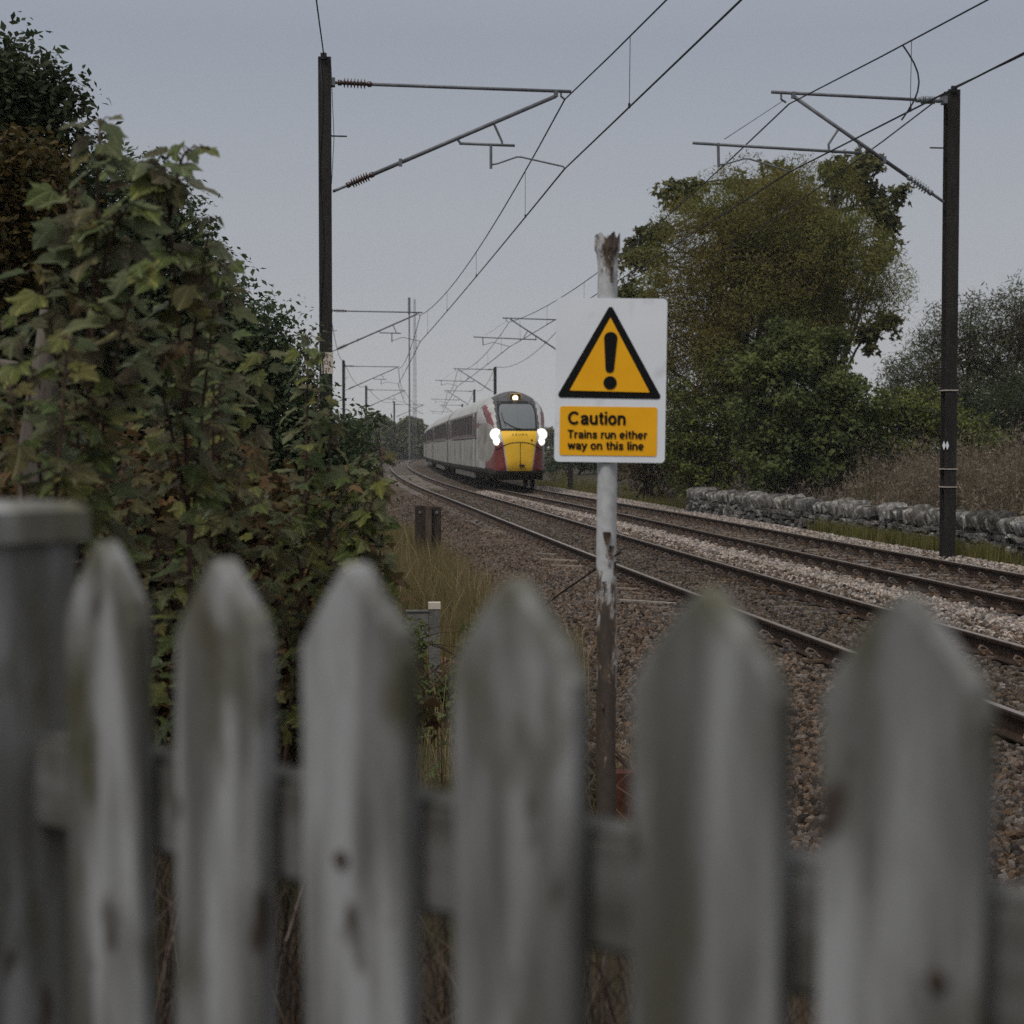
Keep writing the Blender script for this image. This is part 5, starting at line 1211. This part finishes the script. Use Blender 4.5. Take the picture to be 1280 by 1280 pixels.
# dead stems and brush just beyond the picket fence
n = 5200; rg = np.random.default_rng(15); a = rg.uniform(-3.0, 1.1, n); off = rg.uniform(.5, 3.2, n); x = F0.x + FT.x * -a * -1 * 0 + rg.uniform(-2.2, 0.9, n); y = 0.95 + off - 0.62 * x * 0.9
P = np.stack([x, y, tz(x, y) - .05], -1); j = (y > 1.35 - .75 * x) & (y < 5.2)
P = P[j]; blades('dead_brush', P, rg.uniform(.25, .85, len(P)), rg.uniform(.003, .009, len(P)), X_['drystem'], 16, 0.9)

# ------------------------------------------------------------------ small things by the track
def lump(name, mb_mat, P0, mb, label, cat, group=None):
    o = link(name, mb.mesh(name, mb_mat), loc=P0); return tag(o, label, cat, group)
pb_ = Vector(grd(535, 29.5)); k = 29.5 / FPX; z1 = ray(535, 632, 29.5).z - pb_.z
t = thing('timber_post', 'dark timber stump post with two bolt heads beside the near track', 'post', tuple(pb_), R(6))
mb = MB(); mb.box((-0.125, 0, z1 / 2 - .1), (0.215, 0.2, z1 + .2)); mb.box((0.125, 0, z1 / 2 - .11), (0.21, 0.2, z1 + .18)); link('beam', mb.mesh('beam', X_['timber']), t)
mb = MB(); mb.box((0.0, -0.06, z1 / 2 - .1), (0.11, 0.2, z1 + .19)); link('centre_batten', mb.mesh('centre_batten', X_['batten']), t)
for sx in (-0.15, 0.15):
    mb = MB(); mb.lathe((sx, -0.1, z1 - 0.12), (0, -1, 0), [(0, .03), (.02, .026), (.021, 0)], 8); link('bolt', mb.mesh('bolt', X_['galv']), t)
pm = Vector(grd(541, 12.7)); z1 = ray(541, 756, 12.7).z - pm.z
t = thing('marker_post', 'small grey metal marker post with bright cap seen between two pickets', 'marker post', tuple(pm), R(4))
mb = MB(); mb.box((0.01, 0, z1 / 2 - .12), (0.088, 0.08, z1 + .2)); link('post', mb.mesh('post', X_['concrete']), t)
mb = MB(); mb.box((0.01, 0, z1 - .005), (0.094, 0.09, 0.05)); link('cap', mb.mesh('cap', X_['plate']), t)
mb = MB(); mb.box((-0.12, -0.02, z1 - .2), (0.165, 0.05, 0.3)); mb.box((-0.12, -0.02, z1 - 0.045), (0.18, 0.065, .012)); link('box', mb.mesh('box', X_['concrete']), t)
mb = MB(); mb.box((-0.09, 0, z1 / 2 - .3), (0.04, 0.05, z1 - .1)); mb.box((-0.17, 0, z1 / 2 - .3), (0.04, 0.05, z1 - .1)); link('leg', mb.mesh('leg', X_['timber']), t)
for i, (a, b, lab) in enumerate((((512, 735, 15.2), (606, 815, 13.2), 'reddish clay pipe lying in the grass behind the marker post'), ((505, 752, 14.6), (604, 832, 12.7), 'lower reddish clay pipe alongside the first, behind the marker post'))):
    A = ray(*a); A.z = tzf(A.x, A.y) + .16 - .06 * i; B = ray(*b); B.z = tzf(B.x, B.y) + .14 - .06 * i
    mb = MB(); dv = B - A; L = dv.length
    prof_ = []
    for j in range(6): prof_ += [(L * j / 6, .05), (L * j / 6 + .02, .062), (L * j / 6 + .09, .062), (L * j / 6 + .1, .05)]
    prof_.append((L, .05)); mb.lathe((0, 0, 0), dv, prof_, 12); o = link('clay_pipe', mb.mesh('clay_pipe', X_['claypipe'], True), loc=A); tag(o, lab, 'pipe', 'clay pipes in the grass')
for px, py, Y, d, rz, lab in ((578, 712, 20.0, (.32, .3, .24), .5, 'dark upright concrete block half buried where grass meets ballast'), (592, 722, 18.8, (.5, .22, .2), -.6, 'rust brown concrete block lying tilted in front of the darker block')):
    x = (px - 640) / FPX * Y; z = max(tzf(x, Y), float(bed_z(x - C1(Y)))); me = block(int(px), X_['timber'] if px < 580 else X_['claypipe'], .03, .05)
    o = link('concrete_block', me, loc=(x, Y, z + .08)); o.scale = d; o.rotation_euler = (.2, .15, rz); tag(o, lab, 'block', 'old blocks')
slab = ('pale slat lying by the near rail straight below the train nose', 'uppermost of the pale slats left of the sign pole', 'second of the pale slats left of the sign pole', 'lowest pale slat left of the sign pole', 'pale slat just right of the sign pole below the rail', 'longer pale slat right of the sign pole, lower down')
for (px, py, L, rz), lab in zip(((622, 672, .75, .1), (690, 703, .5, .05), (700, 711, .6, -.05), (712, 719, .55, .1), (790, 750, .4, -.1), (818, 768, .8, -.12)), slab):
    u = -1.95; Y = 1.9 * FPX / (py - 560); x = (px - 640) / FPX * Y; z = float(bed_z(x - C1(Y)))
    mb = MB(); mb.box((0, 0, 0), (L, .055, .02)); lump('wooden_slat', X_['paleslat'], (x, Y, z + .04), mb, lab, 'slat', 'pale slats on the ballast').rotation_euler = (0.03, .05, rz)
p = Vector(grd(788, 6.9)); mb = MB(); mb.box((0, 0, .1), (.13, .09, .2)); mb.box((.07, 0, .03), (.16, .1, .06)); lump('rusty_bracket', mat('dark_red_rust', (0.045, 0.018, 0.013), (0.09, 0.034, 0.024), 14), p + Vector((0, 0, .22)), mb, 'rusty red iron bracket in the grass just right of the pole foot', 'bracket')
# thin broken wire running up past the pole, and a scrap of chain link by the fence
w_ = MB(); a, b, c = ray(640, 790, 7.2), ray(700, 742, 6.9), ray(776, 690, 5.9); w_.tube([tuple(p - a) for p in (a, b, c)], .004, 5); o = link('fence_wire', w_.mesh('fence_wire', X_['rust']), loc=a); tag(o, 'loose rusty wire slanting up to the peeling sign pole', 'wire')
ch = MB(); o0 = Vector(grd(550, 3.1)); step = .062
def cl(i, f): return Vector((F0.x * 0 + (i + f) * step * .92, -(i + f) * step * .35, 0))
for i in range(-13, 22):
    for sgn in (1, -1):
        pts = []
        for q in range(15): pts.append(tuple(cl(i, 0.5 * (q % 2) * sgn) + Vector((0, .004 * sgn, .02 + q * step * .62))))
        ch.tube(pts, .0016, 4, False)
o = link('chain_link_fence', ch.mesh('chain_link_fence', X_['rust']), loc=o0); tag(o, 'rusty chain link mesh showing between the pickets below the rail', 'mesh fence')

# ------------------------------------------------------------------ far tower and shed
TY = 262; k = TY / FPX; tb = Vector(grd(514, TY)); top = ray(513, 372, TY).z - tb.z
t = thing('lattice_tower', 'thin lattice radio tower with pole rising behind the far trees', 'radio tower', tuple(tb))
mb = MB(); mb.tube([(-.25, 0, -1), (-.25, 0, top - 1)], [.15, .11], 10); link('pole', mb.mesh('pole', X_['galv']), t)
mb = MB(); mb.tube([(-.25, 0, top - 2.6), (-.25, 0, top)], .21, 10); link('antenna', mb.mesh('antenna', X_['galv']), t)
mb = MB(); x0 = .62; hw = .33
for sx, sy_ in ((-hw, -hw), (hw, -hw), (0, hw)): mb.tube([(x0 + sx, sy_, -1), (x0 + sx * .4, sy_ * .4, top - .3)], .03, 5)
nb = 30
for i in range(nb):
    z0, z1 = top * i / nb, top * (i + 1) / nb; w0, w1 = hw * (1 - .6 * i / nb), hw * (1 - .6 * (i + 1) / nb)
    mb.tube([(x0 - w0, -w0, z0), (x0 + w1, -w1, z1)], .012, 4); mb.tube([(x0 + w0, -w0, z0), (x0 - w1, -w1, z1)], .012, 4); mb.tube([(x0 - w0, -w0, z0), (x0 + w0, -w0, z0)], .012, 4)
link('lattice', mb.mesh('lattice', X_['galv']), t)
HY = 300; hb = Vector(grd(534, HY)); t = thing('white_shed', 'low white shed far off beside the rear of the train', 'shed', tuple(hb))
mb = MB(); mb.box((0, 2, 1.6), (5.5, 4, 3.4)); link('wall', mb.mesh('wall', X_['signwhite']), t)
mb = MB(); mb.prism([(-3, 3.3), (3, 3.3), (0, 4.4)], -.3, 4.3); link('roof', mb.mesh('roof', X_['galv']), t)
for dx in (-1.2, 1.2): mb = MB(); mb.box((dx, -.02, 1.7), (.8, .06, 1.2)); link('window', mb.mesh('window', T_['glass']), t)

# ------------------------------------------------------------------ haze
hz = MB(); hz.box((0, 170, 13.2), (700, 560, 31.6))
hm = bpy.data.materials.new('thin_haze'); hm.use_nodes = True; nn = hm.node_tree.nodes; nn.remove(nn['Principled BSDF'])
pv = nn.new('ShaderNodeVolumePrincipled'); pv.inputs['Color'].default_value = (0.95, 0.97, 1, 1); pv.inputs['Density'].default_value = 0.00032; pv.inputs['Anisotropy'].default_value = 0.2
hm.node_tree.links.new(pv.outputs[0], nn['Material Output'].inputs['Volume'])
o = link('haze', hz.mesh('haze', hm)); o['kind'] = 'stuff'
